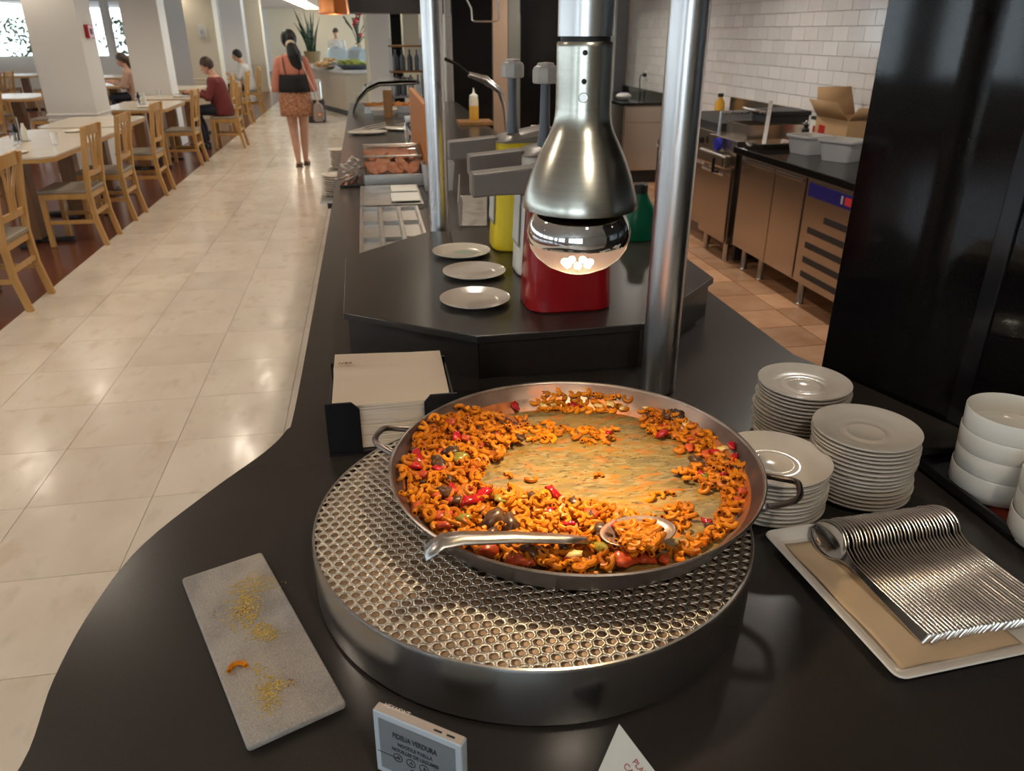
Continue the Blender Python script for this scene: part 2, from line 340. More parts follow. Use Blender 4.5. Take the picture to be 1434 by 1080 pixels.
# kitchen wall on the right: glazed brick tiles above worktop height
wr = struct(MB().bx(3.41, 3.6, 1.5, 10.9, 0, ZCEIL).build('wall_right', K['grout']))
TW, TH = .20, .10
wt = MB().bx(-.012, .0, -TW / 2 + .002, TW / 2 - .002, -TH / 2 + .002, TH / 2 - .002).mesh('wall_tile'); wt.materials.append(K['walltile'])
for r in range(10):
    for k in range(30):
        y = 4.5 + TW * k + (TW / 2 if r % 2 else 0); put('wall_tile', wt, None, wr, loc=(3.41, y, .86 + TH * (r + .5)))
rest = MB()
for r in range(7):
    for k in range(30):
        y = 4.5 + TW * k + (TW / 2 if r % 2 else 0); z = .86 + TH * (10.5 + r); rest.bx(3.398, 3.41, y - TW / 2 + .002, y + TW / 2 - .002, z - TH / 2 + .002, min(z + TH / 2 - .002, ZCEIL))
rest.bx(3.40, 3.41, 1.5, 10.9, 0, .858); rest.bx(3.40, 3.41, 1.5, 4.395, .862, ZCEIL)
ro = rest.build('wall_tile', K['walltile'], wr); ro['kind'] = 'stuff'
wkb = struct(MB().bx(3.25, 3.62, 10.6, 11.0, 0, ZCEIL).bx(3.4, 5, 10.9, 11.1, 0, ZCEIL).build('wall_kitchen', K['greywall']))
# far wall and grey folding partition
struct(MB().bx(-5.6, 5, 40.2, 40.4, 0, ZCEIL).build('wall_far', K['cream']))
wp = struct(MB().bx(-4.4, -4.25, 24, 40, 0, ZCEIL).build('wall_partition', K['greywall']))
for k in range(12): MB().bx(-4.25, -4.225, 24.2 + 1.3 * k, 25.4 + 1.3 * k, .05, ZCEIL).build('panel', K['greywall'], wp, bev=.01)
# dining room window walls
def window_wall(name, horiz, pos, a0, a1, z0, z1, openings, t=.18):
    m = MB()
    def seg(u0, u1, zz0, zz1):
        if u1 - u0 < .001: return
        if horiz: m.bx(u0, u1, pos, pos + t, zz0, zz1)
        else: m.bx(pos - t, pos, u0, u1, zz0, zz1)
    u = a0
    for (b0, b1) in openings:
        seg(u, b0, 0, ZCEIL); seg(b0, b1, 0, z0); seg(b0, b1, z1, ZCEIL); u = b1
    seg(u, a1, 0, ZCEIL)
    return struct(m.build(name, K['wall']))
wn = [0]
def window(horiz, pos, b0, b1, z0, z1, t=.18):
    wn[0] += 1; q = .06; m = MB(); mid = (b0 + b1) / 2; fr = pos + t * .5 if horiz else pos - t * .5
    def bar(u0, u1, a, b):
        if horiz: m.bx(u0, u1, fr - .03, fr + .03, a, b)
        else: m.bx(fr - .03, fr + .03, u0, u1, a, b)
    bar(b0, b1, z0, z0 + q); bar(b0, b1, z1 - q, z1); bar(b0, b0 + q, z0 + q, z1 - q); bar(b1 - q, b1, z0 + q, z1 - q); bar(mid - .035, mid + .035, z0 + q, z1 - q)
    o = struct(m.build('window_%d' % wn[0], K['white_pl']))
    for u0, u1 in ((b0 + q, mid - .035), (mid + .035, b1 - q)):
        g = MB()
        if horiz: g.bx(u0, u1, fr - .004, fr + .004, z0 + q, z1 - q)
        else: g.bx(fr - .004, fr + .004, u0, u1, z0 + q, z1 - q)
        g.build('pane', K['glasspane'], o)
opn = [(-12.4, -8.6), (-7.65, -6.72), (-6.62, -5.5)]
window_wall('wall_dining', True, 24, -13, -4.25, .98, 2.42, opn)
for a, b in opn: window(True, 24, a, b, .98, 2.42)
opl = [(-3.4 + 3.3 * k, -.6 + 3.3 * k) for k in range(8)]
window_wall('wall_left', False, -12.8, -4, 24, .85, 2.4, opl)
for a, b in opl: window(False, -12.8, a, b, .85, 2.4)

opb = [(-11.6, -8.6), (-7.4, -4.4), (-3.2, -.2)]
wbk_ = MB(); u = -13
for a, b in opb: wbk_.bx(u, a, -4, -3.82, 0, ZCEIL); wbk_.bx(a, b, -4, -3.82, 0, .85); wbk_.bx(a, b, -4, -3.82, 2.4, ZCEIL); u = b
wbk_.bx(u, 5, -4, -3.82, 0, ZCEIL); struct(wbk_.build('wall_back', K['wall']))
for a, b in opb: window(True, -4, a, b, .85, 2.4)
struct(MB().bx(4.8, 5, -3.82, 10.9, 0, ZCEIL).build('wall_side', K['wall']))
# white square columns along the dining room
def column(x0, x1, y0, y1, label, m='wall'):
    t = thing('column', label, 'column', ((x0 + x1) / 2, (y0 + y1) / 2, 0), group='columns along the aisle'); w, d = (x1 - x0) / 2, (y1 - y0) / 2
    MB().bx(-w, w, -d, d, 0, ZCEIL).build('shaft', K[m], t)
    for z in (.64, .70, .76): MB().bx(-w - .012, w + .012, -d - .012, d + .012, z - .012, z + .012).build('moulding', K[m], t, bev=.006)
    MB().bx(-w - .02, w + .02, -d - .02, d + .02, 0, .12).build('plinth', K[m], t, bev=.006)
    return t
c1 = column(-3.60, -3.07, 10.0, 10.52, 'large white square column nearest the camera, behind the first dining table')
column(-3.45, -2.93, 13.2, 13.65, 'second white column, left of the man in maroon')
column(-3.40, -2.85, 17.4, 17.9, 'third column, painted cream, with a switch panel', 'cream')
column(-3.36, -2.85, 21.4, 21.9, 'fourth column, white, above the far dark-haired diner')
column(-3.36, -2.85, 25.2, 25.7, 'last cream column before the grey folding partition', 'cream')
swp = aty(283, 44, 17.4)
sw = thing('switch_panel', 'small pale switch panel on the cream column', 'switch', (swp.x, 17.379, swp.z))
MB().bx(-.07, .07, -.0, .02, -.11, .11).build('plate', K['card'], sw, bev=.005); MB().bx(-.03, .03, -.012, -.0005, -.05, .03).build('rocker', K['greywall'], sw)
al = atx(124, 44, -3.055)
fa = thing('alarm_box', 'small red alarm box on the side of the large white column', 'alarm', (-3.07, 10.25, al.z))
MB().bx(0, .045, -.09, .09, -.07, .07).build('housing', K['redbox'], fa, bev=.008); MB().bx(.045, .05, -.03, .03, -.03, .03).build('button', K['black_matte'], fa)

# black polished panel wall on the right (stands beside the counter, slightly turned)
A0 = Vector((1.02, 1.53)); ang = math.radians(17.5); dirp = Vector((math.sin(ang), -math.cos(ang))); nrm = Vector((math.cos(ang), math.sin(ang)))
def panel(s0, s1, off0=0, off1=.16, z0=0, z1=ZCEIL):
    q = [A0 + dirp * s + nrm * o for s, o in ((s0, off0), (s1, off0), (s1, off1), (s0, off1))]
    return MB().prism([(p.x, p.y) for p in q], z0, z1)
wb = struct(panel(0, 1.9, .012, .16).build('wall_black', K['panel_dark']))
panel(0, .325, 0, .012).build('panel', K['granite_pol'], wb, bev=.002)
panel(.36, 1.9, 0, .012).build('panel', K['granite_pol'], wb, bev=.002)
panel(.325, .36, -.006, .012).build('trim_strip', K['black_pl'], wb, bev=.003)

# downlight fittings in the ceiling, the two added dining rows included
for i, (x, y) in enumerate(DOWNLIGHTS):
    t = thing('ceiling_downlight', 'round recessed ceiling downlight', 'light', (x, y, ZCEIL), group='ceiling downlights')
    MB().lathe([(.085, 0), (.085, -.012), (.06, -.015), (.06, 0)], n=20).build('trim_ring', K['white_pl'], t)
    MB().lathe([(0, -.006), (.058, -.006)], n=20).build('lens', K['lampglow'], t)
# row of strip lights far down the aisle
for k in range(14):
    t = tag(MB().bx(-.28, .28, -.12, .12, -.03, 0).build('strip_light', K['lampglow'], loc=(-2.15, 23.5 + 1.2 * k, ZCEIL)), 'bright rectangular light in the ceiling row far down the aisle', 'light', 'far ceiling lights')

# planting outside the far dining windows
for x, y, l in ((-9.6, 26.6, 'left green shrub outside the far dining window'), (-6.9, 27.2, 'right green shrub outside the far dining window')):
    t = thing('garden_shrub', l, 'shrub', (x, y, -.1)); m = MB()
    for _ in range(420):
        q = Vector((rnd.gauss(0, .45), rnd.gauss(0, .35), rnd.uniform(.3, 2.1))); e = Euler((rnd.uniform(0, 6), rnd.uniform(0, 6), 0)).to_matrix()
        m.add([q + e @ Vector(c) for c in ((-.08, 0, 0), (0, .04, .01), (.09, 0, 0), (0, -.04, .01))], [(0, 1, 2, 3)])
    o = m.build('foliage', mat('garden_leaf', (.30, .42, .22), .5, n=[((.42, .52, .32), 6, .7)]), t); o['kind'] = 'stuff'
    MB().tube([(0, 0, 0), (.05, 0, .8), (0, .05, 1.6)], [.06, .05, .02], 8).build('stem', K['brownwood'], t)
tag(MB().bx(-16, 0, 24.4, 45, -.2, -.1).build('terrace_ground', mat('terrace_paving', (.45, .44, .42), .8)), 'pale terrace paving outside the dining windows', 'paving')
# ================================================================== COUNTER
ZC = .9
def smooth_path(pts, n=6):   # Catmull-Rom
    out = []; P = [Vector((p[0], p[1])) for p in pts]
    for i in range(len(P) - 1):
        a, b, c, d = P[max(i - 1, 0)], P[i], P[i + 1], P[min(i + 2, len(P) - 1)]
        for k in range(n):
            t = k / n; out.append(.5 * ((2 * b) + (c - a) * t + (2 * a - 5 * b + 4 * c - d) * t * t + (3 * b - a - 3 * c + d) * t ** 3))
    out.append(P[-1]); return out
edge = [atz(u, v, ZC) for u, v in ((430, 480), (412, 575), (400, 603), (370, 633), (300, 683), (200, 762), (130, 850), (75, 950), (40, 1050))]
left = [(-.200, 9.3), (-.197, 6), (-.197, 4), (-.197, 2.6), (-.197, 2.1)] + [(p.x, p.y) for p in edge[1:]] + [(-.425, .58), (-.36, .44), (-.24, .35), (-.05, .31), (.3, .30), (1.3, .30)]
top2 = [(p.x, p.y) for p in smooth_path(left, 5)]
outline = top2 + [(1.39, .31), (1.0, 1.56), (.986, 1.6), (.986, 9.3)]
counter = thing('buffet_counter', 'long black granite buffet counter with a curved end', 'counter')
MB().prism(outline[::-1], ZC - .04, ZC).build('worktop', K['granite'], counter, bev=.012, seg=3, ang=60)
cxm, cym = .45, 2.5
body = [(p[0] + (.13 if p[0] < .3 else 0), p[1] + (.12 if p[1] < .5 else 0)) for p in top2] + [(1.15, .5), (.90, 1.6), (.90, 9.2)]
MB().prism(body[::-1], .10, ZC - .04).build('base_cabinet', K['panel_dark'], counter, ang=60)
MB().prism([(p[0] + (.05 if p[0] < .3 else -.05), p[1]) for p in body][::-1], 0, .10).build('kick_plate', K['black_matte'], counter, ang=60)

# octagonal raised plinth
ZR = 1.008
octo = [(-.095, 1.79), (.20, 1.578), (.59, 1.59), (.90, 1.91), (.905, 2.33), (.64, 2.585), (.17, 2.585), (-.10, 2.30)]
cen = Vector((.4, 2.08))
def shrink(pts, d): return [tuple(Vector(p) + (cen - Vector(p)).normalized() * d) for p in pts]
riser = thing('display_plinth', 'octagonal black granite plinth standing on the counter behind the pan', 'plinth', (0, 0, 0))
MB().prism(octo, ZR - .018, ZR).build('top_slab', K['granite'], riser, bev=.003)
ins = shrink(octo, .012)
for i in range(8):
    a = Vector(ins[i]); b = Vector(ins[(i + 1) % 8]); d = (b - a).normalized() * .001; n_ = Vector((b.y - a.y, a.x - b.x)).normalized() * -.015
    MB().prism([tuple(a + d), tuple(b - d), tuple(b - d + n_), tuple(a + d + n_)], ZC + .0005, ZR - .018).build('side_panel', K['granite'], riser)

# ================================================================== HOT PLATE DRUM AND PAN
DX, DY, DR, DH = .192, .922, .3127, .0874
drum = thing('warming_drum', 'round steel warming drum with a perforated top under the paella pan', 'warmer', (DX, DY, ZC))
prof = [(DR - .004, .004), (DR, .006), (DR, DH - .004), (DR - .0015, DH), (DR - .0045, DH), (DR - .0045, DH - .02)]
MB().lathe(prof, n=128).build('side_band', K['steel_brush'], drum, ang=60)
MB().lathe([(0, .0), (DR - .006, .0), (DR - .006, .006), (0, .006)], n=64).build('base', K['black_matte'], drum)
MB().lathe([(0, DH - .009), (DR - .006, DH - .009)], n=64).build('inner_plate', mat('copper_brown_plate', (.42, .30, .21), .5, .3, n=[((.25, .16, .10), 10, .6)]), drum)
# perforated sheet: real holes, hexagonal grid
a = .0152; hr = .0054; RR = DR - .004; pm = MB(); rows = int(RR / (a * .866)) + 2
def clampR(p):
    r = math.hypot(p[0], p[1]); return p if r <= RR else (p[0] * RR / r, p[1] * RR / r)
for j in range(-rows, rows + 1):
    for i in range(-rows - 2, rows + 3):
        px = (i + (.5 if j % 2 else 0)) * a; py = j * a * .866
        if math.hypot(px, py) > RR + a * .35: continue
        vs = []; hx = a / math.sqrt(3)
        for k in range(12):
            th = math.radians(30 * k); ro = hx if (k % 2) else hx * .8660254
            vs.append(clampR((px + ro * math.cos(th), py + ro * math.sin(th))))
        for k in range(12):
            th = math.radians(30 * k); vs.append(clampR((px + hr * math.cos(th), py + hr * math.sin(th))))
        pm.add([(x, y, 0) for x, y in vs], [(k, (k + 1) % 12, 12 + (k + 1) % 12, 12 + k) for k in range(12)])
po = pm.build('perforated_top', K['perf'], drum, solid=.0016, loc=(0, 0, DH - .0012), ang=50)

PX, PY, PZ, PR, PH = .2707, .9824, ZC + DH + .001, .2797, .0425
pan = thing('paella_pan', 'wide two-handled steel paella pan with macaroni left around its edge', 'pan', (PX, PY, PZ))
PB = .250
MB().lathe([(0, 0), (PB, 0), (PB + .006, .002), (PR - .004, PH - .004), (PR + .0005, PH - .001), (PR + .001, PH + .001), (PR - .001, PH + .0025), (PR - .004, PH + .001), (PR - .0045, PH - .002)], n=128).build('pan_shell', K['pansteel'], pan, ang=60)
def wallr(t): return PB - .004 + (PR - .0045 - PB + .004) * t
prof = [(wallr(t), .004 + (PH - .006) * t ** 1.0) for t in (0, .15, .3, .5, .7, .85, 1)]
MB().lathe(prof[:4], n=128).build('oily_wall', K['pancrust'], pan, ang=60)
MB().lathe(prof[3:], n=128).build('bare_wall', K['panwall'], pan, ang=60)
MB().grid(lambda u, v: (wallr(0) * math.sqrt(u) * math.cos(2 * PI * v), wallr(0) * math.sqrt(u) * math.sin(2 * PI * v), .004), 12, 96).build('pan_floor', K['pan_floor'], pan)
pr = atz(1067, 684, PZ + .03); phi = math.atan2(pr.y - PY, pr.x - PX)
for ph in (phi, phi + PI * .985):
    hp = []; d = .19; ex = .050
    for k in range(25):
        t = k / 24; s = -1 + 2 * t
        e = ex * (1 - abs(s) ** 4.5); rr = PR - .004 + e; tt = s * .041
        if abs(s) > .9: tt = s * .043
        hp.append((rr * math.cos(ph) - tt * math.sin(ph), rr * math.sin(ph) + tt * math.cos(ph), PH * .62 + .012 * (1 - abs(s) ** 2)))
    h = MB().tube(hp, .0048, 10).build('handle', K['handle_steel'], pan)
    for s in (-1, 1):
        p = hp[0] if s < 0 else hp[-1]
        MB().ball((p[0], p[1], p[2]), .008, 10).build('rivet', K['pansteel'], h)

# ------------------------------------------------------------------ food in the pan
def panz(r): return .004 + (PH - .006) * max(0, (r - wallr(0)) / (wallr(1) - wallr(0)))
def onpan(u, v, h=0, rmax=.272):
    z = PZ + .006 + h
    for _ in range(8):
        p = atz(u, v, z); r = math.hypot(p.x - PX, p.y - PY); z = .5 * z + .5 * (PZ + panz(min(r, rmax)) + h)
    if r > rmax: p.x = PX + (p.x - PX) * rmax / r; p.y = PY + (p.y - PY) * rmax / r; r = rmax
    return p.x - PX, p.y - PY, panz(r) + h
def inside(p, poly):
    c = False; x, y = p; j = len(poly) - 1
    for i in range(len(poly)):
        xi, yi = poly[i]; xj, yj = poly[j]
        if (yi > y) != (yj > y) and x < (xj - xi) * (y - yi) / (yj - yi) + xi: c = not c
        j = i
    return c
heapA = [(560, 655), (580, 612), (615, 568), (657, 566), (697, 580), (741, 590), (722, 628), (684, 648), (672, 678), (695, 688), (768, 692), (818, 702), (870, 712), (915, 728), (933, 745), (926, 768), (890, 778), (862, 792), (819, 799), (727, 788), (630, 757), (575, 712)]
lineB = [(735, 598), (765, 592), (800, 600), (862, 598), (862, 618), (815, 622), (790, 612), (745, 624)]
arcC = [(893, 592), (923, 566), (960, 585), (1005, 615), (1040, 655), (1042, 692), (1026, 738), (986, 750), (1010, 712), (1006, 688), (942, 663), (985, 645), (956, 622), (912, 606)]
clumpD = [(930, 708), (965, 706), (974, 728), (955, 742), (934, 735)]
topE = [(745, 562), (775, 545), (830, 545), (880, 560), (862, 576), (760, 574)]
lowF = [(935, 772), (985, 748), (1018, 742), (1000, 755), (950, 782)]
spoonG = [(866, 738), (900, 730), (928, 742), (915, 764), (880, 768)]
def elbow(R, r, arc, twist=.0, n=9, sides=7):
    m = MB(); pts = [(R * math.cos(arc * (k / n - .5)) - R * .6, R * math.sin(arc * (k / n - .5)), twist * (k / n - .5)) for k in range(n + 1)]
    m.tube(pts, r, sides, caps=False)
    m.tube(pts, r * .62, sides, caps=False)
    for e in (0, n):
        b0 = len(m.v); o = e * sides; q = (n + 1) * sides + e * sides
        m.f += [(o + k, o + (k + 1) % sides, q + (k + 1) % sides, q + k) for k in range(sides)]; m.mi += [0] * sides
    return m
EL = [elbow(.0068, .0036, math.radians(a), tw) for a, tw in ((190, .003), (230, .004), (160, .002), (265, .005))]
ELM = []
for e in EL:
    me = e.mesh('elbow_macaroni'); me.materials.append(K['pasta']); ELM.append(me)
pts = []
def scatter(poly, n, layers, zb=.0, dense=1):
    us = [p[0] for p in poly]; vs = [p[1] for p in poly]; got = 0; tries = 0; acc = []
    while got < n and tries < n * 60:
        tries += 1; u = rnd.uniform(min(us), max(us)); v = rnd.uniform(min(vs), max(vs))
        if not inside((u, v), poly): continue
        ly = rnd.randrange(layers)
        x, y, z0 = onpan(u, v, .0038 + ly * .0050); r = math.hypot(x, y)
        if r > wallr(0) + .018: continue
        if any((x - q[0]) ** 2 + (y - q[1]) ** 2 < (.0092 * dense) ** 2 and ly == q[3] for q in acc): continue
        z = z0 + zb + rnd.uniform(0, .002); acc.append((x, y, z, ly)); got += 1
    pts.extend((x, y, z, ly, layers) for x, y, z, ly in acc)
scatter(heapA, 760, 4); scatter(lineB, 34, 1); scatter(arcC, 110, 2); scatter(clumpD, 16, 2); scatter(topE, 40, 1); scatter(lowF, 18, 1)
for u, v in ((745, 672), (838, 665), (925, 692), (938, 690), (912, 698), (713, 665), (950, 632), (956, 628), (900, 575), (875, 572), (985, 688)):
    x, y, z = onpan(u, v, .0038); pts.append((x, y, z, 3, 1))
for u, v in [(rnd.uniform(868, 924), rnd.uniform(734, 764)) for _ in range(120)]:
    if inside((u, v), spoonG):
        p = atz(u, v, PZ + .034); pts.append((p.x - PX, p.y - PY, .030 + rnd.uniform(0, .006), 5, 1))
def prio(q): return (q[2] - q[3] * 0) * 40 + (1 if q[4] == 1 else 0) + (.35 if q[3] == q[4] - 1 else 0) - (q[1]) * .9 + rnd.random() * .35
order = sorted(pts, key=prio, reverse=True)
pile = MB()
for i, (x, y, z, ly, L) in enumerate(order):
    flat = .35 if L <= 2 else .8
    rot = Euler((rnd.uniform(-flat, flat), rnd.uniform(-flat, flat), rnd.uniform(0, 6.28))); k = rnd.randrange(4); sc = rnd.uniform(.88, 1.12)
    if i < 296:
        o = put('elbow_macaroni', ELM[k], None, loc=(PX + x, PY + y, PZ + z), rot=rot); o.scale = (sc,) * 3
        tag(o, 'curved orange elbow macaroni lying in the wide paella pan', 'pasta', 'macaroni in the paella pan')
    else:
        M_ = Matrix.Translation((PX + x, PY + y, PZ + z)) @ rot.to_matrix().to_4x4() @ Matrix.Scale(sc, 4)
        pile.add([M_ @ Vector(v) for v in EL[k].v], EL[k].f)
o = pile.build('macaroni_pile', K['pasta2']); tag(o, 'heap of orange macaroni filling the left and front of the paella pan', 'pasta', kind='stuff')
# sauce bed under the heap
def bed(poly, h, name):
    m = MB(); n = 60; us = [p[0] for p in poly]; vs = [p[1] for p in poly]; idx = {}; N = 70
    for i in range(N + 1):
        for j in range(N + 1):
            u = min(us) + (max(us) - min(us)) * i / N; v = min(vs) + (max(vs) - min(vs)) * j / N
            x, y, z = onpan(u, v, .0015); r = math.hypot(x, y)
            if inside((u, v), poly) and r < wallr(0) + .017:
                idx[i, j] = len(m.v)
                m.v.append((PX + x, PY + y, PZ + z + h * (.5 + .5 * math.sin(i * 1.9) * math.cos(j * 2.3))))
    for (i, j) in idx:
        q = [(i, j), (i + 1, j), (i + 1, j + 1), (i, j + 1)]
        if all(k in idx for k in q): m.f.append(tuple(idx[k] for k in q)); m.mi.append(0)
    o = m.build(name, K['sauce'], ang=80); return o
K['sauce'] = mat('orange_sauce', (.42, .11, .012), .3, coat=.2, n=[((.62, .22, .02), 90, .8), ((.20, .05, .01), 50, .7)], bump=.5, bscale=250, coords='World')
so = bed(heapA, .012, 'sauce_layer'); tag(so, 'thick orange sauce under the macaroni heap in the pan', 'sauce', kind='stuff')
so = bed(arcC, .004, 'sauce_layer'); tag(so, 'orange sauce under the macaroni along the right pan edge', 'sauce', kind='stuff')
# vegetables
def chunk(name, u, v, z, size, m, label, cat, group, flat=.45, bend=0):
    b = MB().ball((0, 0, 0), 1, 10, (size, size * rnd.uniform(.5, .8), size * flat)); s0 = rnd.uniform(0, 9)
    b.v = [(x * (1 + .22 * math.sin(6 * y / size + s0)), y * (1 + .25 * math.sin(5 * x / size + s0)), zz + size * bend * math.sin(3 * x / size) + size * .12 * math.sin(7 * (x + y) / size)) for x, y, zz in b.v]
    x, y, zz = onpan(u, v, z - .006, .262)
    o = b.build(name, K[m], loc=(PX + x, PY + y, PZ + zz), rot=(rnd.uniform(-.3, .3), rnd.uniform(-.3, .3), rnd.uniform(0, 6)), ang=80)
    return tag(o, label, cat, group)
for u, v, s in ((722, 569, .013), (585, 640, .016), (583, 652, .014), (660, 700, .020), (675, 692, .016), (640, 612, .012), (776, 690, .014), (868, 741, .015), (925, 608, .015), (930, 600, .012), (1003, 632, .011), (984, 665, .012), (1042, 622, .009), (990, 730, .009), (853, 606, .009), (612, 655, .012), (805, 568, .012)):
    chunk('red_pepper_piece', u, v, .026 if v > 600 and u < 880 else .014, s, 'pepper', 'glossy dark red pepper piece among the macaroni', 'pepper', 'red pepper pieces in the pan', .35, .3)
for u, v, s in ((630, 590, .019), (618, 722, .017), (690, 770, .024), (620, 735, .013), (825, 722, .016), (875, 783, .020), (905, 781, .016), (1040, 688, .013), (1032, 700, .010), (720, 785, .020), (800, 780, .015), (590, 665, .015), (930, 782, .014)):
    chunk('tomato_piece', u, v, .022 if u < 880 else .014, s, 'tomato', 'soft orange-red tomato piece in the macaroni', 'tomato', 'tomato pieces in the pan', .4, .2)
for u, v, s in ((690, 727, .022), (712, 733, .018), (632, 632, .016), (615, 650, .018), (623, 688, .015), (706, 590, .013), (838, 741, .014), (845, 752, .012), (805, 704, .012), (747, 775, .018), (975, 645, .014), (640, 700, .010), (936, 580, .013), (690, 745, .013), (735, 590, .009), (950, 578, .011)):
    chunk('aubergine_piece', u, v, .026 if v > 620 and u < 880 else .014, s, 'auberg', 'dark brown aubergine piece among the macaroni', 'aubergine', 'aubergine pieces in the pan', .5, .15)
for u, v, s in ((645, 640, .014), (700, 698, .012), (990, 668, .012), (840, 765, .014), (650, 725, .012)):
    chunk('green_pepper_piece', u, v, .027 if u < 880 else .014, s, 'greenveg', 'olive green pepper piece among the macaroni', 'pepper', 'green pepper pieces in the pan', .35, .2)
for u, v, s in ((838, 566, .011), (855, 564, .013), (872, 570, .010), (905, 572, .010), (960, 592, .010), (1012, 628, .010), (760, 567, .011), (775, 566, .009), (805, 776, .011), (900, 750, .013)):
    chunk('onion_piece', u, v, .030 if 730 < v < 790 else .012, s, 'onion', 'pale onion piece lying in the pan', 'onion', 'onion pieces in the pan', .3, .1)
def rnd_in(poly):
    us = [p[0] for p in poly]; vs = [p[1] for p in poly]
    while True:
        u, v = rnd.uniform(min(us), max(us)), rnd.uniform(min(vs), max(vs))
        if inside((u, v), poly): return u, v
for k in range(70):
    u, v = rnd_in(heapA if k % 4 else arcC); q = k % 5; hz = .024 if k % 4 else .013; sz = rnd.uniform(.006, .0115)
    if q in (0, 3): chunk('tomato_piece', u, v, hz, sz, 'tomato', 'soft orange-red tomato piece in the macaroni', 'tomato', 'tomato pieces in the pan', .4, .2)
    elif q in (1, 4): chunk('aubergine_piece', u, v, hz, sz, 'auberg', 'dark brown aubergine piece among the macaroni', 'aubergine', 'aubergine pieces in the pan', .5, .15)
    else: chunk('red_pepper_piece', u, v, hz, sz, 'pepper', 'glossy dark red pepper piece among the macaroni', 'pepper', 'red pepper pieces in the pan', .35, .3)
# serving spoon lying across the food
h0 = atz(620, 758, PZ + .060); h1 = atz(648, 754, PZ + .058); h2 = atz(790, 755, PZ + .036); h3 = atz(822, 757, PZ + .030); bc = atz(893, 748, PZ + .028)
sp = thing('serving_spoon', 'long-handled steel serving spoon resting across the macaroni', 'spoon')
dr = (h2 - h1).normalized(); sd = dr.cross(Vector((0, 0, 1))).normalized()
pth = [atz(595, 776, PZ + .052), h0, h1, h1.lerp(h2, .5) + Vector((0, 0, .002)), h2, h3]
wd = [.0155, .0155, .014, .012, .010, .008]
m = MB()
for i, p in enumerate(pth): m.v += [tuple(p + sd * wd[i]), tuple(p + Vector((0, 0, .0022))), tuple(p - sd * wd[i])]
for i in range(len(pth) - 1): m.f += [(3 * i, 3 * i + 1, 3 * i + 4, 3 * i + 3), (3 * i + 1, 3 * i + 2, 3 * i + 5, 3 * i + 4)]; m.mi += [0, 0]
ho = m.build('handle', K['steel'], sp, solid=.0026, ang=50)
rz = math.atan2((bc - h3).y, (bc - h3).x)
b = MB().lathe([(0, -.011), (.3, -.010), (.6, -.0065), (.85, -.0005), (1, .005)], n=32, m=Matrix.Translation(bc) @ Matrix.Rotation(rz, 4, 'Z') @ Matrix.Diagonal((.052, .034, 1, 1)))
b.build('bowl', K['pancrust'], sp, solid=.0018, ang=80)

# ================================================================== HEAT LAMP ON ITS ARCHED TUBE
LY = .945; LX = aty(813, 250, LY).x
def lz(v): return aty(813, v, LY).z
def lr(v, hw):
    p = aty(813, v, LY) - Vector((0, 0, H)); return hw * p.dot(_F) / FPX
lampt = thing('heat_lamp', 'aluminium heat lamp hanging over the pan from an arched steel post', 'lamp', (0, 0, 0))
POSTX, POSTY, TR = .587, 1.468, .0375
ztop = lz(56); dxy = Vector((POSTX - LX, POSTY - LY)); half = dxy.length / 2; ux = dxy.normalized()
arch = [(POSTX, POSTY, ZC + .002), (POSTX, POSTY, 1.2), (POSTX, POSTY, ztop + .15)]
for k in range(0, 25):
    a_ = PI * k / 24; q = half + half * math.cos(a_)
    arch.append((LX + ux.x * q, LY + ux.y * q, ztop + .15 + half * .9 * math.sin(a_) if k < 24 else ztop + .15))
arch += [(LX, LY, ztop + .05), (LX, LY, ztop + .004)]
NA = len(arch); trs = [TR - (TR - .0325) * min(1, max(0, (i - 2) / 22)) for i in range(NA)]
MB().tube(arch, trs, 32).build('arched_tube', K['chrome'], lampt, ang=60)
pr_ = [(58, 39.0), (60, 40.2), (66, 40.2), (100, 39.6), (130, 39.0), (152, 38.8), (162, 39.4), (172, 40.8), (181, 43.5), (190, 47.3), (200, 52.2), (213, 58.3), (228, 64.5), (245, 70.4), (262, 75.4), (276, 78.6), (284, 79.6), (289, 79.2)]
shade = [(lr(v, hw), lz(v)) for v, hw in pr_]
inner = [(r - .002, z) for r, z in shade[::-1][:11]] + [(.03, shade[5][1])]
MB().lathe(shade + inner, c=(LX, LY, 0), n=72).build('shade', K['alu'], lampt, ang=60)
MB().lathe([(.029, ztop - .004), (.029, ztop + .006)], c=(LX, LY, 0), n=32).build('neck_gap', K['black_matte'], lampt)
MB().lathe([(.030, lz(240)), (.046, lz(250)), (.046, lz(297)), (.04, lz(299)), (.03, lz(290))], c=(LX, LY, 0), n=48).build('lamp_holder', mat('brown_bakelite', (.06, .03, .022), .5), lampt)
cd = Vector((-LX, -LY)).normalized()
for v in (73, 112):
    z = lz(v); r = lr(v, 39.3); MB().ball((LX + cd.x * r, LY + cd.y * r, z), .0032, 10).build('screw_hole', K['black_matte'], lampt)
r = lr(134, 38.4); MB().lathe([(0, .0015), (.005, .0015), (.006, 0)], n=14, m=Matrix.Translation((LX + cd.x * r, LY + cd.y * r, lz(134))) @ cd.to_3d().to_track_quat('Z', 'Y').to_matrix().to_4x4()).build('screw', K['steel'], lampt)
zb = lz(323); RB = lr(323, 72.5); zf = zb - lz(345)
MB().lathe([(.036, zb + .040), (.046, zb + .034), (.056, zb + .025), (.063, zb + .012), (RB, zb), (RB * .985, zb - .009), (RB * .96, zb - .013)], c=(LX, LY, 0), n=64).build('bulb_reflector', K['silver'], lampt, ang=80)
